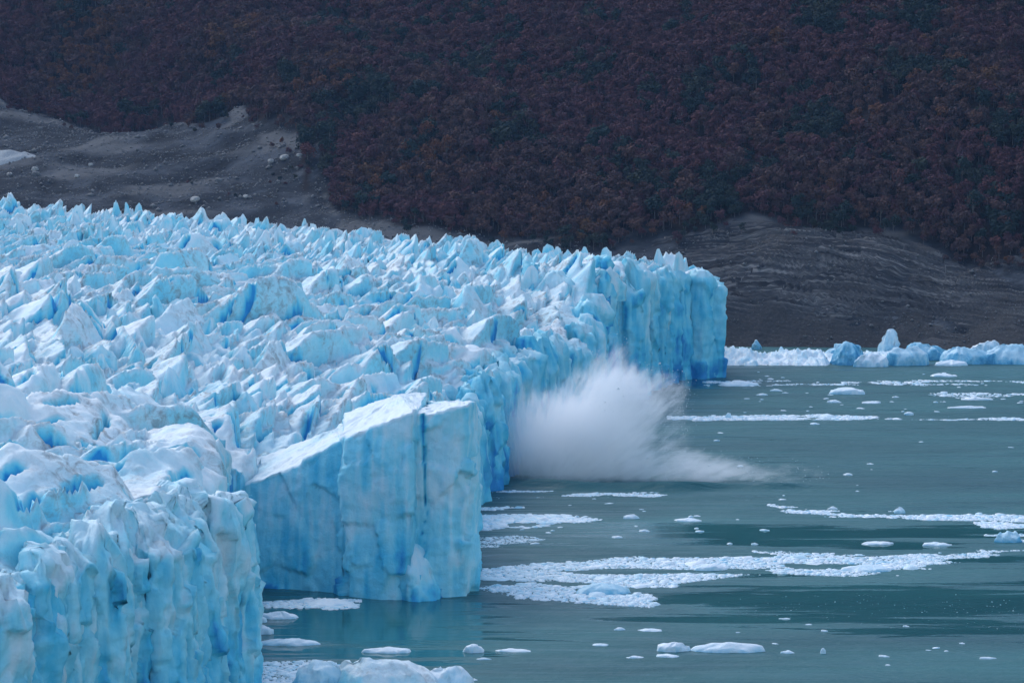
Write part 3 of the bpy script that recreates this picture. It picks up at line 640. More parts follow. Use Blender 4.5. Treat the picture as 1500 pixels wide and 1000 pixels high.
B = [
 ('iceberg', 1303, 521, 42, 38, 'tall pointed pale iceberg standing above the others at the rocky shore', dict(blue=0.16, peak=0.25, depth=0.6, n=6, tops=(0.5, 0.75, 0.6, 0.4, 0.35, 0.55))),
 ('iceberg', 1246, 535, 62, 32, 'bright blue lumpy iceberg left of the tall pointed one', dict(blue=0.7, peak=-0.1, depth=0.7)),
 ('iceberg', 1232, 524, 60, 20, 'domed blue iceberg behind the lumpy one at the rocky shore', dict(blue=0.7, peak=0.3)),
 ('iceberg', 1330, 536, 76, 26, 'grey-blue jagged iceberg with dark foot in front of the pointed one', dict(blue=0.45, dirt=0.6, peak=-0.2)),
 ('iceberg', 1362, 528, 78, 24, 'rounded deep blue iceberg right of the tall pointed one', dict(blue=0.74, peak=-0.3)),
 ('iceberg', 1420, 534, 90, 24, 'smooth pale blue sloping iceberg second from the right frame edge', dict(blue=0.58, peak=-0.2)),
 ('iceberg', 1482, 534, 110, 28, 'long smooth pale blue iceberg cut by the right frame edge', dict(blue=0.56, peak=0.1)),
 ('iceberg', 1448, 522, 60, 20, 'white-topped iceberg peeking behind the smooth pale blue ones', dict(blue=0.2, peak=0.3)),
 ('iceberg', 1108, 512, 18, 14, 'little knobbed blue ice chunk poking above the brash near the far cliff', dict(blue=0.4, n=6)),
 ('iceberg', 1278, 538, 60, 18, 'low white rubble iceberg between the blue and the pointed one', dict(blue=0.15)),
 ('iceberg', 1395, 536, 60, 10, 'low white ice ledge in front of the rounded deep blue iceberg', dict(blue=0.12, flat=True)),
 ('iceberg', 565, 1012, 170, 40, 'dirty grey-streaked iceberg cut by the bottom frame edge', dict(blue=0.18, dirt=0.9, mat=ICE, depth=0.5, peak=-0.2)),
 ('iceberg', 655, 1006, 80, 28, 'small white iceberg at bottom edge right of the dirty one', dict(blue=0.2, peak=0.1)),
 ('iceberg', 470, 1006, 90, 36, 'pale blue broken iceberg at bottom edge beside the near cliff', dict(blue=0.35)),
 ('iceberg', 1480, 795, 48, 17, 'clear blue ice lump at right frame edge on the brash', dict(blue=0.5, depth=0.7)),
 ('ice_floe', 884, 872, 92, 15, 'lens-shaped turquoise floe lodged in the widest brash raft', dict(blue=0.45)),
 ('ice_floe', 565, 957, 92, 9, 'long flat white floe in front of the headland reflection', dict(flat=True, depth=0.3)),
 ('ice_floe', 422, 946, 105, 11, 'long white floe beside the near cliff corner', dict(flat=True, depth=0.3)),
 ('ice_floe', 408, 907, 66, 14, 'thick white floe touching the near cliff below the headland', dict(flat=True, depth=0.4)),
 ('ice_floe', 382, 929, 36, 12, 'small ragged floe between two longer ones at the near cliff', dict(depth=0.5)),
 ('ice_floe', 378, 912, 26, 8, 'tiny floe wedged at the foot of the near cliff', dict(depth=0.5)),
 ('ice_floe', 694, 956, 32, 12, 'small peaked white floe in open water at bottom centre', dict(peak=-0.1)),
 ('ice_floe', 754, 955, 62, 5, 'thin flat floe right of the small peaked one', dict(flat=True, depth=0.3)),
 ('ice_floe', 708, 966, 26, 4, 'tiny thin floe below the small peaked one', dict(flat=True, depth=0.3)),
 ('ice_floe', 985, 955, 52, 13, 'white floe with a raised knob left of the longest bottom floe', dict(peak=0.3)),
 ('ice_floe', 1068, 956, 112, 13, 'longest jagged white floe at bottom right', dict(depth=0.25, n=13)),
 ('ice_floe', 980, 963, 38, 5, 'thin floe just below the knobbed white floe', dict(flat=True)),
 ('ice_floe', 930, 964, 28, 4, 'thin floe left of and below the knobbed white floe', dict(flat=True)),
 ('ice_floe', 908, 923, 20, 5, 'tiny floe left of a twin below the wide brash raft', dict(flat=True)),
 ('ice_floe', 954, 925, 40, 4, 'thin floe right of a tiny twin below the wide brash raft', dict(flat=True)),
 ('ice_floe', 880, 946, 26, 4, 'lone thin floe above and left of the knobbed floe', dict(flat=True)),
 ('ice_floe', 1155, 957, 26, 5, 'tiny floe at the right end of the longest jagged floe', dict(flat=True)),
 ('ice_floe', 1206, 957, 9, 8, 'tiny upright ice bit right of the longest jagged floe', dict()),
 ('ice_floe', 1080, 566, 66, 9, 'bluish floe off the foot of the farthest cliff corner', dict(blue=0.3, flat=True)),
 ('ice_floe', 1242, 578, 66, 9, 'white floe with low bumps in mid channel below the bergs', dict()),
 ('ice_floe', 1224, 590, 26, 5, 'small flat floe below the bumpy mid channel floe', dict(flat=True)),
 ('ice_floe', 1138, 573, 20, 4, 'tiny flat floe right of the farthest cliff corner', dict(flat=True)),
 ('ice_floe', 1116, 579, 20, 4, 'tiny flat floe nearest the farthest cliff corner', dict(flat=True)),
 ('ice_floe', 1278, 591, 30, 4, 'thin flat floe right of the small mid channel floe', dict(flat=True)),
 ('ice_floe', 1385, 552, 50, 6, 'flat floe in front of the smooth pale blue icebergs', dict(flat=True)),
 ('ice_floe', 1432, 586, 56, 5, 'long thin floe at right in the far channel', dict(flat=True, depth=0.25)),
 ('ice_floe', 1420, 598, 70, 4, 'thinnest long floe at right above the brash line', dict(flat=True, depth=0.2)),
 ('ice_floe', 1332, 608, 16, 5, 'small lump of ice above the right end of the brash line', dict()),
 ('ice_floe', 1067, 613, 11, 9, 'little blue lump at the left end of the thin brash line', dict(blue=0.4)),
 ('ice_floe', 1194, 622, 16, 4, 'tiny floe just below the thin brash line', dict(flat=True)),
 ('ice_floe', 1243, 696, 18, 4, 'lone tiny floe in open water right of the spray tail', dict(flat=True)),
 ('ice_floe', 1318, 752, 20, 9, 'small knob of ice on the upper right brash band', dict(blue=0.2)),
 ('ice_floe', 1220, 746, 18, 5, 'tiny floe above the upper right brash band', dict(flat=True)),
 ('ice_floe', 1285, 798, 50, 5, 'thin floe under the upper right brash band', dict(flat=True)),
 ('ice_floe', 1375, 800, 50, 6, 'thin floe between the two right brash bands', dict(flat=True)),
 ('ice_floe', 1010, 764, 50, 5, 'flat floe right of the round brash raft', dict(flat=True)),
 ('ice_floe', 925, 760, 28, 6, 'small broken floe just right of the round brash raft', dict()),
 ('ice_floe', 905, 788, 18, 4, 'tiny floe below the round brash raft', dict(flat=True)),
 ('ice_floe', 1042, 836, 60, 9, 'raised white block on the spine of the wide brash raft', dict()),
 ('ice_floe', 1270, 838, 80, 8, 'raised white block near the right tip of the wide brash raft', dict()),
 ('ice_floe', 480, 888, 90, 10, 'broad pale floe lying against the headland foot', dict(flat=True, blue=0.2)),
]
for k, (nm, px, py, w, h, lab, kw) in enumerate(B):
    berg(nm, px, py, w, h, lab, 'iceberg' if nm == 'iceberg' else 'ice floe', seed=3000 + k, **kw)
# scattered small bits of drift ice
proto = None
zones = [(1080, 1500, 545, 605, 46, 'small white bit of drift ice in the far channel below the icebergs', 'drift ice in the far channel'),
         (1000, 1500, 625, 735, 12, 'small white bit of drift ice on open water right of the spray', 'drift ice right of the spray'),
         (760, 1150, 728, 800, 26, 'small white bit of drift ice between wave and wide brash raft', 'drift ice below the wave'),
         (1000, 1500, 890, 985, 14, 'small white bit of drift ice on the dark water at lower right', 'drift ice at lower right')]
bitm = []
for k in range(6):
    x = ice_body('drift_ice', rpoly(0, 0, 0.8, 7, 1.6), [0.2 + 0.2 * rnd.random() for _ in range(7)], (0.2, 0, 0.6), -0.3, 0.3, 0.2, (0, 0), (0.12, 0.06, 0.0), 0.8, 4000 + k, 0.12, 0, None, BRASH, capn=3)
    bitm.append(x.data); bpy.data.objects.remove(x)
for (xa, xb, ya, yb, cnt, lab, grp) in zones:
    for k in range(cnt):
        x, y, _ = W(rnd.uniform(xa, xb), rnd.uniform(ya, yb))
        o = link('drift_ice', rnd.choice(bitm), None, (x, y, 0)); s = rnd.uniform(0.3, 1.0); o.scale = (s * rnd.uniform(0.8, 1.8), s, s * rnd.uniform(0.5, 1.0)); o.rotation_euler = (0, 0, rnd.uniform(-0.4, 0.4))
        tag(o, lab, 'drift ice', grp)

# brash rafts: thousands of small broken pieces packed together
def brash(name, poly_px, n, size, label, thr=-0.2, lump=0.0, seed=0, sx=26.0, sy=9.0):
    poly = [W(px, py)[:2] for px, py in poly_px]
    pa = np.array(poly); r = np.random.default_rng(seed)
    lo, hi = pa.min(0), pa.max(0); m = n * 6
    x = r.uniform(lo[0], hi[0], m); y = r.uniform(lo[1], hi[1], m)
    ok = inside(poly, x, y)
    dn = fbm(p3(x / sx, y / sy), 4, seed)
    # ragged rims
    dist = np.full(m, 99.0)
    for (xa, ya), (xb, yb) in zip(poly, poly[1:] + poly[:1]):
        ex, ey = xb - xa, yb - ya; t = np.clip(((x - xa) * ex + (y - ya) * ey) / (ex * ex + ey * ey), 0, 1); dist = np.minimum(dist, np.hypot(x - xa - ex * t, (y - ya - ey * t) * 0.6))
    ok &= dn > thr
    ok &= r.random(m) < sstep(-0.4, 2.2, dist + fbm(p3(x / 7, y / 4), 3, seed + 50) * 2.6)
    x, y, dn = x[ok][:n], y[ok][:n], dn[ok][:n]; k = len(x)
    s = size * np.exp(r.normal(-0.05, 0.58, k)) * (1 if lump == 0 else 1.2)
    mpt = 5
    a = np.linspace(0, 2 * np.pi, mpt, endpoint=False)[None] + r.uniform(0, 6.28, (k, 1)) + r.uniform(-0.3, 0.3, (k, mpt))
    rr = s[:, None] * r.uniform(0.55, 1.0, (k, mpt)); hz_ = s * r.uniform(0.05, 0.24, k) + 0.45 * lump * np.clip(dn + 0.3, 0, 1) * r.uniform(0.3, 1.0, k)
    bx, by = x[:, None] + rr * np.cos(a), y[:, None] + rr * np.sin(a)
    tx, ty = x[:, None] + rr * 0.72 * np.cos(a), y[:, None] + rr * 0.72 * np.sin(a)
    tz = hz_[:, None] * r.uniform(0.5, 1.3, (k, mpt))
    V = np.stack([np.stack([bx, by, np.full_like(bx, -0.25)], 2), np.stack([tx, ty, tz], 2)], 1)      # k,2,m,3
    cen = np.stack([x, y, hz_ * 1.25], 1)[:, None]
    VV = np.concatenate([V.reshape(k, 2 * mpt, 3), cen], 1).reshape(-1, 3)
    i = np.arange(mpt); j = (i + 1) % mpt
    t1 = np.stack([i, j, mpt + j], 1); t2 = np.stack([i, mpt + j, mpt + i], 1); t3 = np.stack([mpt + i, mpt + j, np.full(mpt, 2 * mpt)], 1)
    T = np.concatenate([t1, t2, t3]); F = (T[None] + (np.arange(k) * (2 * mpt + 1))[:, None, None]).reshape(-1, 3)
    bl = np.repeat(np.clip(r.normal(0.13, 0.2, k), 0, 1), 2 * mpt + 1)
    o = link(name, mesh_np(name, VV, F, BRASH, {'blue': bl}, smooth=False))
    return tag(o, label, 'brash ice', kind='stuff')
brash('brash_ice', [(700, 832), (820, 822), (1000, 810), (1160, 806), (1290, 815), (1370, 832), (1395, 840), (1250, 845), (1100, 842), (1010, 852), (960, 870), (960, 890), (860, 884), (760, 878), (700, 862)], 17472, 0.35, 'widest raft of crushed white ice reaching right from the headland', -0.25, 0.25, 1)
brash('brash_ice', [(1290, 815), (1400, 806), (1520, 802), (1520, 818), (1400, 824), (1330, 832), (1250, 840)], 3024, 0.29, 'thin band of crushed ice trailing to the right frame edge', -0.1, 0.1, 2)
brash('brash_ice', [(695, 742), (760, 742), (850, 752), (890, 762), (820, 768), (760, 776), (695, 778)], 6384, 0.38, 'round flat raft of crushed white ice beside the headland edge', -0.5, 0.1, 3)
brash('brash_ice', [(695, 782), (760, 780), (800, 790), (760, 798), (700, 806)], 1075, 0.29, 'small loose raft of crushed ice under the round one', 0.0, 0.0, 4)
brash('brash_ice', [(1120, 738), (1200, 746), (1330, 748), (1450, 752), (1520, 756), (1520, 770), (1400, 764), (1250, 760), (1150, 752)], 5040, 0.34, 'upper right band of crushed white ice', -0.1, 0.2, 5)
brash('brash_ice', [(1420, 764), (1520, 764), (1520, 776), (1440, 774)], 1680, 0.34, 'short dense brash strip at right edge below the upper band', -0.3, 0.1, 6)
brash('brash_ice', [(1440, 783), (1520, 781), (1520, 796), (1470, 795)], 1007, 0.34, 'crushed ice round the clear blue lump at right edge', -0.5, 0.1, 16)
brash('brash_ice', [(975, 610), (1060, 609), (1200, 607), (1300, 611), (1330, 615), (1200, 616), (1060, 617), (985, 616)], 5040, 0.40, 'long thin line of crushed ice across mid channel', -0.6, 0.7, 7, 14, 8)
brash('brash_ice', [(1330, 611), (1520, 608), (1520, 616), (1330, 616)], 873, 0.34, 'faint right end of the mid channel brash line', 0.0, 0.1, 8)
brash('brash_ice', [(1030, 558), (1250, 556), (1520, 558), (1520, 566), (1250, 564), (1030, 566)], 1411, 0.43, 'broken farthest line of crushed ice below the icebergs', 0.1, 0.1, 9, 18, 8)
brash('brash_ice', [(1330, 574), (1520, 572), (1520, 584), (1400, 584)], 672, 0.38, 'loose crushed ice at the right of the far channel', 0.15, 0.1, 10)
brash('brash_ice', [(368, 874), (430, 872), (530, 878), (525, 890), (440, 896), (368, 890)], 2015, 0.34, 'crushed ice packed at the left foot of the headland', -0.5, 0.25, 11)
brash('brash_ice', [(362, 958), (430, 962), (500, 972), (700, 994), (700, 1030), (355, 1030)], 5376, 0.38, 'crushed ice filling the bottom corner beside the near cliff', -0.45, 0.35, 12)
brash('brash_ice', [(720, 718), (800, 716), (900, 722), (1000, 720), (960, 728), (820, 728), (720, 730)], 2352, 0.24, 'foam and ice crumbs along the wave below the spray', -0.05, 0.05, 13)
brash('brash_ice', [(1000, 880), (1250, 868), (1520, 872), (1520, 925), (1250, 920), (1050, 905)], 588, 0.07, 'sparse ice crumbs speckling the dark water at right', -0.5, 0.0, 14)
# heaped brash against the far shore
def heap(px0, px1, py, n, h, seed, label):
    a = W(px0, py); b = W(px1, py); r = np.random.default_rng(seed); L = b[0] - a[0]
    nx, ny = int(L / 0.7), 40
    gx_, gy_ = np.meshgrid(np.linspace(a[0], b[0], nx), np.linspace(a[1] - 1, a[1] + 42, ny)); x, y = gx_.ravel(), gy_.ravel()
    t = (y - a[1]) / 42
    z = h * sstep(-0.02, 0.5, t) * sstep(1.02, 0.6, t) * (0.75 + 0.5 * fbm(p3(x / 16, y / 16), 3, seed)) * sstep(0, 0.04, (x - a[0]) / L + 0.02) * sstep(1.0, 0.93, (x - a[0]) / L)
    off, ed = facet(p3(x / 1.3, y / 1.9, z / 1.7), seed); off2, _e = facet(p3(x / 3.6, y / 4.5, z / 4), seed + 9)
    z = z + np.where(z > 0.2, off * 0.9 + off2 * 1.3 + 0.4, -0.4)
    o = link('brash_ice', mesh_np('brash_ice', np.stack([x, y, z], 1), grid_faces(ny, nx), BRASH, {'blue': np.clip(0.16 + 0.9 * (0.18 - ed) + 0.3 * off2, 0, 1)}, smooth=False))
    tag(o, label, 'brash ice', kind='stuff')
heap(1040, 1222, 536, 0, 4.8, 31, 'heaped white brash filling the shore behind the far cliff corner')
heap(1215, 1345, 532, 0, 2.4, 32, 'low heaped brash between the icebergs at the rocky shore')

# ------------------------------------------------------------------ trees
def tree_meshes(seed, h, rad, leaf, nleaf=230, conic=False):
    r = np.random.default_rng(seed)
    # lobes
    nl = r.integers(7, 11); lob = []
    for i in range(nl):
        a = r.uniform(0, 6.28); q = math.sqrt(r.uniform(0, 1)) * rad * 0.62; zz = h * r.uniform(0.42, 0.84)
        lob.append((q * math.cos(a), q * math.sin(a), zz, rad * r.uniform(0.34, 0.56)))
    V, F = [], []
    for i in range(nleaf):
        lx, ly, lz, lr = lob[r.integers(nl)]
        d = r.normal(size=3); d /= np.linalg.norm(d); d[2] = abs(d[2]) * 0.9 if r.random() < 0.7 else d[2]
        c = np.array((lx, ly, lz)) + d * lr * r.uniform(0.7, 1.12)
        nn = d + r.normal(size=3) * 0.38; nn /= np.linalg.norm(nn)
        t = np.cross(nn, (0.3, 0.2, 1)); t /= np.linalg.norm(t) + 1e-6; bt = np.cross(nn, t)
        s = leaf * r.uniform(0.6, 1.3); k = len(V)
        for u, v in ((-1, -0.6), (0.2, -0.9), (1, 0.1), (0.1, 0.9)): V.append(c + t * u * s + bt * v * s + nn * r.normal() * 0.1 * s)
        F.append((k, k + 1, k + 2, k + 3))
    crown = (np.array(V), np.array(F))
    # trunk with limbs
    bm = bmesh.new()
    def limb(p0, p1, r0, r1, sd=5):
        p0, p1 = Vector(p0), Vector(p1); ax_ = (p1 - p0).normalized(); q = ax_.to_track_quat('Z', 'Y')
        ra = [bm.verts.new(p0 + q @ Vector((math.cos(a) * r0, math.sin(a) * r0, 0))) for a in [2 * math.pi * i / sd for i in range(sd)]]
        rb = [bm.verts.new(p1 + q @ Vector((math.cos(a) * r1, math.sin(a) * r1, 0))) for a in [2 * math.pi * i / sd for i in range(sd)]]
        for i in range(sd): bm.faces.new((ra[i], ra[(i + 1) % sd], rb[(i + 1) % sd], rb[i]))
    limb((0, 0, -0.8), (0.1, 0.05, h * 0.45), 0.2, 0.13); limb((0.1, 0.05, h * 0.45), (0.0, 0.1, h * 0.8), 0.13, 0.05)
    for (lx, ly, lz, lr) in lob[:5]: limb((0.06, 0.04, h * 0.36), (lx, ly, lz), 0.09, 0.03, 4)
    tm = bpy.data.meshes.new('trunk'); bm.to_mesh(tm); bm.free(); tm.materials.append(BARK)
    return crown, tm
TREES = []
for k in range(5):
    h = (7.5, 8.5, 6.5, 9.0, 7.0)[k]; rad = (3.4, 3.6, 3.2, 3.3, 3.8)[k]
    crown, tm = tree_meshes(50 + k, h, rad, (0.42, 0.46, 0.40, 0.36, 0.44)[k], (460, 480, 420, 260, 460)[k])
    TREES.append((crown, tm, {key: mesh_np('crown_' + key, crown[0], crown[1], mat, smooth=False) for key, mat in (('red', LEAF_RED), ('brown', LEAF_BROWN), ('green', LEAF_GREEN), ('orange', LEAF_ORANGE))}))
r = np.random.default_rng(5)
sp = 5.0
tx_, ty_ = np.meshgrid(np.arange(-420, 420, sp), np.arange(1335, 2230, sp)); tx_ = tx_.ravel(); ty_ = ty_.ravel()
tx_ = tx_ + r.uniform(-0.48, 0.48, len(tx_)) * sp; ty_ = ty_ + r.uniform(-0.48, 0.48, len(ty_)) * sp
fdp = forest_depth(tx_, ty_)
tz_ = terrain(tx_, ty_)
inview = (np.abs(tx_ / ty_) < 0.2) & ((tz_ - CAMZ) / ty_ < 0.050)
dens = fbm(p3(tx_ / 30, ty_ / 30), 3, 12)
ok = inview & ((fdp + dens * 14 + fbm(p3(tx_ / 9, ty_ / 9), 2, 14) * 7 + r.normal(0, 3, len(tx_)) > 1.0) | ((fdp > -55) & (fdp < 5) & (tx_ < 40) & (r.random(len(tx_)) < 0.07))) & (r.random(len(tx_)) < 0.94)
tx_, ty_, tz_, fdp = tx_[ok], ty_[ok], tz_[ok], fdp[ok]
cn = fbm(p3(tx_ / 60, ty_ / 90), 3, 61) + r.normal(0, 0.3, len(tx_)); gn = 1.15 * fbm(p3(tx_ / 26, ty_ / 40), 3, 62) + r.normal(0, 0.28, len(tx_)) + 0.5 * np.exp(-np.maximum(fdp, 0) / 16) * (tx_ > -60) + 0.25 * sstep(50, 200, tx_)
kind = np.where(gn > 0.74, 2, np.where(cn > 0.92, 3, np.where(cn > 0.1, 1, 0)))
scl = np.clip(np.exp(r.normal(-0.03, 0.28, len(tx_))), 0.45, 1.6) * (0.55 + 0.5 * sstep(-10, 26, fdp)); var = r.integers(0, 5, len(tx_)); rot = r.uniform(0, 6.28, len(tx_))
scl = np.where(kind == 2, scl * 1.08, scl)
order = np.argsort(ty_ - scl * 12 - 0 * fdp)
vis_ok = (np.abs(tx_ / ty_) < 0.178)
order = [i for i in order if vis_ok[i]]
first = order[:300]; fset = np.zeros(len(tx_), bool); fset[first] = True
names = ('red', 'brown', 'green', 'orange')
LBL = {'red': 'dark red autumn beech', 'brown': 'brown autumn beech', 'green': 'dark green evergreen beech', 'orange': 'orange autumn beech'}
def side_of(x): return 'nearest the right frame edge' if x > 222 else 'above the right scree' if x > 185 else 'above the banded rock dome' if x > 140 else 'over the left of the rock dome' if x > 100 else 'behind the far ice corner' if x > 60 else 'behind the glacier end' if x > 0 else 'behind the glacier skyline'
for i in first:
    nm = names[kind[i]]; e = bpy.data.objects.new('beech_tree', None); scene.collection.objects.link(e)
    e.location = (tx_[i], ty_[i], tz_[i]); e.rotation_euler = (0, 0, rot[i]); e.scale = (scl[i],) * 3
    tag(e, LBL[nm] + ' in the front row ' + side_of(tx_[i]), 'tree', 'front row beech trees')
    link('crown', TREES[var[i]][2][nm], e); link('trunk', TREES[var[i]][1], e)
# the rest of the wood is one mass: instanced on points
pv = np.stack([tx_, ty_, tz_], 1)[~fset]
wood_k = (var + 5 * kind)[~fset]
fm = bpy.data.meshes.new('forest'); fm.vertices.add(len(pv)); fm.vertices.foreach_set('co', pv.astype(np.float32).ravel())
for an, av, ty in (('pick', wood_k.astype(np.int32), 'INT'), ('size', scl[~fset].astype(np.float32), 'FLOAT'), ('turn', rot[~fset].astype(np.float32), 'FLOAT')):
    a = fm.attributes.new(an, ty, 'POINT'); a.data.foreach_set('value', av)
wood = link('forest', fm); tag(wood, 'dense autumn beech forest covering the whole mountainside', 'forest', kind='stuff')
protos = []
for kk in range(4):
    for vv in range(5):
        crown, tm = TREES[vv][0], TREES[vv][1]
        bm = bmesh.new(); bm.from_mesh(TREES[vv][2][names[kk]]); nf = len(bm.faces); bm.from_mesh(tm); bm.faces.ensure_lookup_table()
        for f in bm.faces[nf:]: f.material_index = 1
        pm = bpy.data.meshes.new('wood_tree'); bm.to_mesh(pm); bm.free(); pm.materials.append((LEAF_RED, LEAF_BROWN, LEAF_GREEN, LEAF_ORANGE)[kk]); pm.materials.append(BARK)
        protos.append(bpy.data.objects.new('wood_tree', pm))
ng = bpy.data.node_groups.new('forest_scatter', 'GeometryNodeTree')
ng.interface.new_socket('Geometry', in_out='INPUT', socket_type='NodeSocketGeometry'); ng.interface.new_socket('Geometry', in_out='OUTPUT', socket_type='NodeSocketGeometry')
gi, go = ng.nodes.new('NodeGroupInput'), ng.nodes.new('NodeGroupOutput')
inst = ng.nodes.new('GeometryNodeInstanceOnPoints'); inst.inputs['Pick Instance'].default_value = True
jn = ng.nodes.new('GeometryNodeJoinGeometry')
for o in reversed(protos):
    oi = ng.nodes.new('GeometryNodeObjectInfo'); oi.inputs['Object'].default_value = o; oi.inputs['As Instance'].default_value = True
    ng.links.new(oi.outputs['Geometry'], jn.inputs[0])
def named(nm, ty):
    a = ng.nodes.new('GeometryNodeInputNamedAttribute'); a.data_type = ty; a.inputs['Name'].default_value = nm; return a.outputs['Attribute']
cmb = ng.nodes.new('ShaderNodeCombineXYZ'); ng.links.new(named('turn', 'FLOAT'), cmb.inputs[2])
ng.links.new(gi.outputs[0], inst.inputs['Points']); ng.links.new(jn.outputs[0], inst.inputs['Instance'])
ng.links.new(named('pick', 'INT'), inst.inputs['Instance Index']); ng.links.new(cmb.outputs[0], inst.inputs['Rotation']); ng.links.new(named('size', 'FLOAT'), inst.inputs['Scale'])
ng.links.new(inst.outputs[0], go.inputs[0])
wood.modifiers.new('scatter', 'NODES').node_group = ng

# ------------------------------------------------------------------ moraine details
def hit(px, py):
    dx, dy, dz = ray(px, py); t = ysc / dy; zt = terrain(dx * t, ysc); k = int(np.argmax(zt >= CAMZ + dz * t))
    return float(dx * t[k]), float(ysc[k]), float(zt[k])
def boulder_mesh(seed):
    bm = bmesh.new(); bmesh.ops.create_icosphere(bm, subdivisions=3, radius=1.0)
    co = np.array([v.co[:] for v in bm.verts]); off, _ = facet(co * 1.1 + seed, seed); co = co * (1 + 0.22 * np.clip(off, -1, 1) + 0.06 * fbm(co * 3, 2, seed))[:, None] * np.array((1.25, 1.0, 0.8))
    for v, c in zip(bm.verts, co): v.co = c
    me = bpy.data.meshes.new('boulder'); bm.to_mesh(me); bm.free(); return me
bms = [boulder_mesh(70 + k) for k in range(4)]
for k in range(4): bms[k].materials.append(STONE if k % 2 else PALESTONE)
BL = [(286, 296, 2.6, 0, 'largest pale rounded boulder on the dark moraine above the glacier'), (52, 257, 2.2, 1, 'dark grey boulder below a tan one on the left moraine'), (51, 250, 1.7, 2, 'tan boulder perched above a dark one on the left moraine'), (14, 257, 1.6, 0, 'pale boulder nearest the left frame edge'),
      (113, 260, 1.5, 2, 'pale small boulder right of the stacked pair on the moraine'), (417, 234, 2.6, 0, 'white boulder on the gravel terrace beside the bushes'), (439, 229, 1.5, 2, 'small bright boulder at the right end of the gravel terrace'), (397, 238, 1.8, 0, 'pale boulder left of the white terrace boulder'),
      (133, 243, 1.4, 2, 'small pale boulder on the grey flat above the moraine'), (320, 266, 2.0, 1, 'grey boulder among pale rubble in mid moraine'), (360, 290, 1.6, 0, 'small pale boulder left of the gravel gully'), (250, 272, 1.3, 1, 'small grey boulder in the centre of the moraine'),
      (1180, 447, 0.9, 1, 'grey boulder low on the bare rock slope'), (1276, 483, 0.9, 1, 'grey boulder on the scree above the icebergs'), (1330, 455, 0.8, 3, 'grey stone high on the scree right of the tall berg')]
for px, py, s, mi, lab in BL:
    x, y, z = hit(px, py)
    o = link('boulder', bms[mi], None, (x, y, z + s * 0.3 + (1.5 if px > 1000 else 0))); o.scale = (s,) * 3; o.rotation_euler = (0, 0, rnd.random() * 6); tag(o, lab, 'boulder', 'moraine boulders')
# loose stones: nobody could count them
def stones(name, n, xr, yr, size, label, seed, cond):
    r = np.random.default_rng(seed); x = r.uniform(*xr, n * 3); y = r.uniform(*yr, n * 3); ok = cond(x, y); x, y = x[ok][:n], y[ok][:n]; k = len(x); z = terrain(x, y)
    s = size * np.exp(r.normal(0, 0.55, k)); octv = np.array([(1, 0, 0), (0, 1, 0), (-1, 0, 0), (0, -1, 0), (0, 0, 0.8), (0, 0, -0.6)], float)
    a = r.uniform(0, 6.28, k); ca, sa = np.cos(a), np.sin(a)
    V = octv[None] * r.uniform(0.6, 1.3, (k, 6, 1)) * s[:, None, None]
    V = np.stack([V[..., 0] * ca[:, None] - V[..., 1] * sa[:, None], V[..., 0] * sa[:, None] + V[..., 1] * ca[:, None], V[..., 2]], 2) + np.stack([x, y, z + 0.15 * s], 1)[:, None]
    T = np.array([(0, 1, 4), (1, 2, 4), (2, 3, 4), (3, 0, 4), (1, 0, 5), (2, 1, 5), (3, 2, 5), (0, 3, 5)]); F = (T[None] + (np.arange(k) * 6)[:, None, None]).reshape(-1, 3)
    o = link(name, mesh_np(name, V.reshape(-1, 3), F, STONE, smooth=False)); tag(o, label, 'stones', kind='stuff')
stones('loose_stones', 9000, (-340, 40), (1400, 1900), 0.42, 'loose grey stones strewn over the moraine', 3, lambda x, y: (forest_depth(x, y) < 4) & (np.abs(x / y) < 0.19))
moraine_height = terrain
def rock_height(x, y):
    i = np.clip(np.searchsorted(rx, x), 0, len(rx) - 1); j = np.clip(np.searchsorted(ry, y), 0, len(ry) - 1)
    return np.maximum(rz.reshape(len(ry), len(rx))[j, i], moraine_height(x, y))
terrain = rock_height
stones('rock_rubble', 4200, (64, 320), (1312, 1400), 0.24, 'grey rubble scattered over the banded bedrock slope', 9, lambda x, y: (forest_depth(x, y) < 2) & (fbm(p3(x / 18, y / 18), 3, 23) > -0.25))
terrain = moraine_height
# moraine bushes
for k, (px, py, s) in enumerate([(275, 268, .35), (282, 270, .3), (288, 266, .28), (335, 288, .42), (345, 288, .4), (352, 287, .3), (396, 268, .3), (410, 262, .45), (425, 250, .5), (440, 246, .5), (450, 242, .55), (432, 262, .45), (418, 270, .4), (458, 252, .5), (400, 256, .35), (405, 300, .35), (250, 186, .5), (285, 192, .5)]):
    x, y, z = hit(px, py); v = k % 5
    e = bpy.data.objects.new('bush', None); scene.collection.objects.link(e); e.location = (x, y, z - 0.8); e.scale = (s, s, s * 0.8); e.rotation_euler = (0, 0, k)
    where = 'left of centre' if px < 300 else 'above the glacier skyline' if py > 280 else 'beside the gravel gully'
    tag(e, 'low dark bush growing alone on the grey moraine ' + where, 'bush', 'bushes on the moraine')
    link('crown', TREES[v][2]['green' if k % 3 else 'red'], e); link('trunk', TREES[v][1], e)
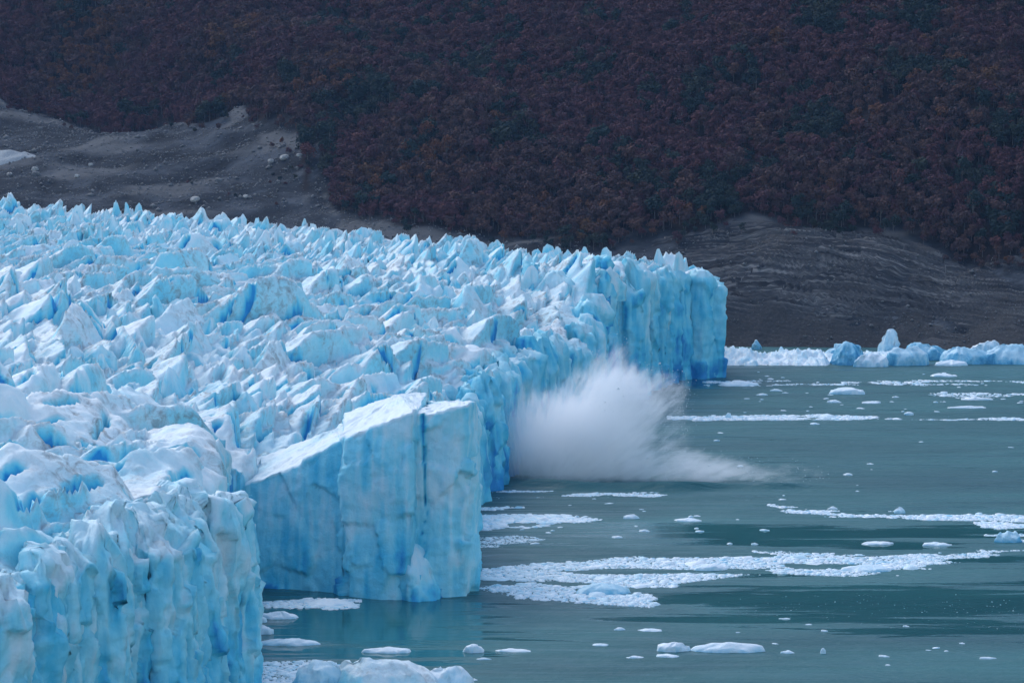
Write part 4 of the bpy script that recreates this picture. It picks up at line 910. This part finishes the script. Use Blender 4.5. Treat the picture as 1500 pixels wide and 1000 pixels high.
# bleached dead trunks
def stick(px, py, L, ang, lab, tilt=0.35):
    x, y, z = hit(px, py); bm = bmesh.new(); q = 6
    rings = []
    for t in np.linspace(0, 1, 7):
        rr = 0.13 * (1 - 0.75 * t); cx = L * t; cz = 0.12 * math.sin(t * 5) * 1.2
        rings.append([bm.verts.new((cx, rr * math.cos(a), cz + rr * math.sin(a))) for a in [2 * math.pi * i / q for i in range(q)]])
    for a_, b_ in zip(rings, rings[1:]):
        for i in range(q): bm.faces.new((a_[i], a_[(i + 1) % q], b_[(i + 1) % q], b_[i]))
    bm.faces.new(rings[0]); bm.faces.new(rings[-1])
    me = bpy.data.meshes.new('dead_trunk'); bm.to_mesh(me); bm.free(); me.materials.append(DEADWOOD)
    o = link('dead_trunk', me, None, (x, y, z + 0.8)); o.rotation_euler = (0, -tilt, ang); tag(o, lab, 'dead trunk')
stick(1388, 362, 4, 2.6, 'bleached fallen trunk on the rock edge below the right forest', 0.9)
stick(1452, 385, 3.5, 0.8, 'bleached leaning trunk on the rock edge near the right frame side', 0.8)
stick(512, 330, 5, 0.4, 'bleached fallen trunk below the forest left of centre', 0.3)
stick(838, 310, 7, 0.3, 'bare white standing trunk in the forest at centre', 1.4)
stick(996, 190, 9, 0.3, 'bare pale standing trunk high in the forest right of centre', 1.45)
# remnant of old snow on the far left flat
sx_, sy_, sz_ = hit(18, 232)
nx, ny = 40, 24
ux, uy = np.meshgrid(np.linspace(-1, 1, nx), np.linspace(-1, 1, ny)); ux, uy = ux.ravel(), uy.ravel()
px_, py_ = sx_ - 12 + ux * 26, sy_ + 6 + uy * 18
sz2 = terrain(px_, py_) + 4.5 * np.sqrt(np.clip(1 - (ux ** 2 + uy ** 2), 0, 1)) * (0.8 + 0.3 * fbm(p3(px_ / 9, py_ / 9), 3, 8)) - 0.6
o = link('old_snow_bank', mesh_np('old_snow_bank', np.stack([px_, py_, sz2], 1), grid_faces(ny, nx), DIRTYSNOW)); tag(o, 'dirty white bank of old snow on the far left flat', 'snow bank')

# ------------------------------------------------------------------ calving splash
splash = bpy.data.objects.new('calving_splash', None); scene.collection.objects.link(splash); splash.location = (14, 870, 0)
tag(splash, 'white burst of spray thrown up where ice has just fallen', 'splash')
SX, SY = 14.0, 872.0
LOBES = [((20, 873, 9), (26, 16, 20), 0.85), ((28, 873, 20), (20, 12, 18), 0.75), ((39, 872, 26), (19, 9, 10), 0.65), ((31, 874, 31), (9, 8, 14), 0.55), ((44, 869, 15), (13, 9, 10), 0.35), ((50, 868, 3.0), (26, 11, 8), 0.55), ((70, 866, 2.0), (28, 9, 5.5), 0.38), ((4, 882, 12), (16, 16, 20), 0.46)]
def make_spray():
    m = bpy.data.materials.new('spray_mist'); m.use_nodes = True; nt = m.node_tree; n = nt.nodes; l = nt.links; n.clear()
    out = n.new('ShaderNodeOutputMaterial'); pv_ = n.new('ShaderNodeVolumePrincipled'); l.new(pv_.outputs[0], out.inputs['Volume'])
    pos = n.new('ShaderNodeNewGeometry').outputs['Position']
    tot = None
    for (c, rr, a) in LOBES:
        s = n.new('ShaderNodeVectorMath'); s.operation = 'SUBTRACT'; l.new(pos, s.inputs[0]); s.inputs[1].default_value = c
        d = n.new('ShaderNodeVectorMath'); d.operation = 'DIVIDE'; l.new(s.outputs[0], d.inputs[0]); d.inputs[1].default_value = rr
        dt = n.new('ShaderNodeVectorMath'); dt.operation = 'DOT_PRODUCT'; l.new(d.outputs[0], dt.inputs[0]); l.new(d.outputs[0], dt.inputs[1])
        v = mathn(n, l, 'MULTIPLY', mathn(n, l, 'SUBTRACT', 1.0, dt.outputs['Value'], clamp=True), a)
        tot = v if tot is None else mathn(n, l, 'ADD', tot, v)
    # streaks thrown outwards from the point of impact
    rel = n.new('ShaderNodeVectorMath'); rel.operation = 'SUBTRACT'; l.new(pos, rel.inputs[0]); rel.inputs[1].default_value = (SX - 10, SY, -14)
    nr = n.new('ShaderNodeVectorMath'); nr.operation = 'NORMALIZE'; l.new(rel.outputs[0], nr.inputs[0])
    ln = n.new('ShaderNodeVectorMath'); ln.operation = 'LENGTH'; l.new(rel.outputs[0], ln.inputs[0])
    sc_ = n.new('ShaderNodeVectorMath'); sc_.operation = 'SCALE'; l.new(nr.outputs[0], sc_.inputs[0]); l.new(mathn(n, l, 'ADD', 9.0, mathn(n, l, 'MULTIPLY', ln.outputs['Value'], 0.07)), sc_.inputs['Scale'])
    st_ = noise_node(n, l, sc_.outputs[0], 2.2, 5, 0.62, 0.35)
    bl_ = noise_node(n, l, pos, 0.10, 5, 0.6, 0.4)
    nn = mathn(n, l, 'ADD', mathn(n, l, 'MULTIPLY', st_.outputs['Fac'], 1.1), mathn(n, l, 'MULTIPLY', bl_.outputs['Fac'], 0.5))
    d = mathn(n, l, 'MULTIPLY', mathn(n, l, 'ADD', mathn(n, l, 'MULTIPLY', tot, 0.9), mathn(n, l, 'MULTIPLY', mathn(n, l, 'SUBTRACT', nn, 0.86), 2.8), clamp=True), 0.30)
    d = mathn(n, l, 'MULTIPLY', d, mathn(n, l, 'MULTIPLY', tot, 3.0, clamp=True))
    l.new(d, pv_.inputs['Density']); pv_.inputs['Color'].default_value = (1, 1, 1, 1); pv_.inputs['Anisotropy'].default_value = 0.1
    return m
bm = bmesh.new()
for (c, rr, a) in LOBES:
    for k in range(60):
        t = math.acos(1 - 2 * (k + 0.5) / 60); ph = k * 2.39996
        bm.verts.new((c[0] + rr[0] * math.sin(t) * math.cos(ph) - 14, c[1] + rr[1] * math.sin(t) * math.sin(ph) - 870, max(-0.3, c[2] + rr[2] * math.cos(t))))
res_ = bmesh.ops.convex_hull(bm, input=bm.verts)
bmesh.ops.delete(bm, geom=[v for v in bm.verts if not v.link_faces], context='VERTS')
me = bpy.data.meshes.new('mist'); bm.to_mesh(me); bm.free(); me.materials.append(make_spray())
tag(link('mist', me, splash), kind='stuff')
# flung droplets and crumbs of ice
r = np.random.default_rng(77); nd = 1800
ld = r.choice(len(LOBES) - 1, nd, p=np.array([0, 0, 4, 2, 2, 2, 2]) / 12.0)
cc = np.array([LOBES[i][0] for i in ld]); rr = np.array([LOBES[i][1] for i in ld]); dd = r.normal(size=(nd, 3)); dd /= np.linalg.norm(dd, axis=1)[:, None]
pp = cc + rr * dd * r.uniform(0.75, 1.08, (nd, 1)); pp[:, 2] = np.abs(pp[:, 2])
s = 0.07 * np.exp(r.normal(0, 0.5, nd)); tet = np.array([(1, 1, 1), (1, -1, -1), (-1, 1, -1), (-1, -1, 1)], float) * 0.7
V = pp[:, None] + tet[None] * s[:, None, None] * r.uniform(0.6, 1.4, (nd, 4, 1)) - np.array((14, 870, 0)); T = np.array([(0, 1, 2), (0, 3, 1), (0, 2, 3), (1, 3, 2)])
tag(link('droplets', mesh_np('droplets', V.reshape(-1, 3), (T[None] + (np.arange(nd) * 4)[:, None, None]).reshape(-1, 3), BRASH, {'blue': np.zeros(nd * 4)}, smooth=False), splash), kind='stuff')

# ------------------------------------------------------------------ haze in the valley air
HAZE = 0.000026
if HAZE > 0:
    bm = bmesh.new(); bmesh.ops.create_cube(bm, size=1.0)
    me = bpy.data.meshes.new('haze'); bm.to_mesh(me); bm.free()
    hm = bpy.data.materials.new('haze_air'); hm.use_nodes = True; hm.node_tree.nodes.clear()
    o_ = hm.node_tree.nodes.new('ShaderNodeOutputMaterial'); v_ = hm.node_tree.nodes.new('ShaderNodeVolumePrincipled')
    v_.inputs['Density'].default_value = HAZE; v_.inputs['Color'].default_value = (0.36, 0.60, 1.0, 1); hm.node_tree.links.new(v_.outputs[0], o_.inputs['Volume'])
    me.materials.append(hm); hb = link('haze', me, None, (0, 100, 430)); hb.scale = (8400, 6600, 1000); tag(hb, 'thin blue haze in the valley air', 'haze', kind='stuff')
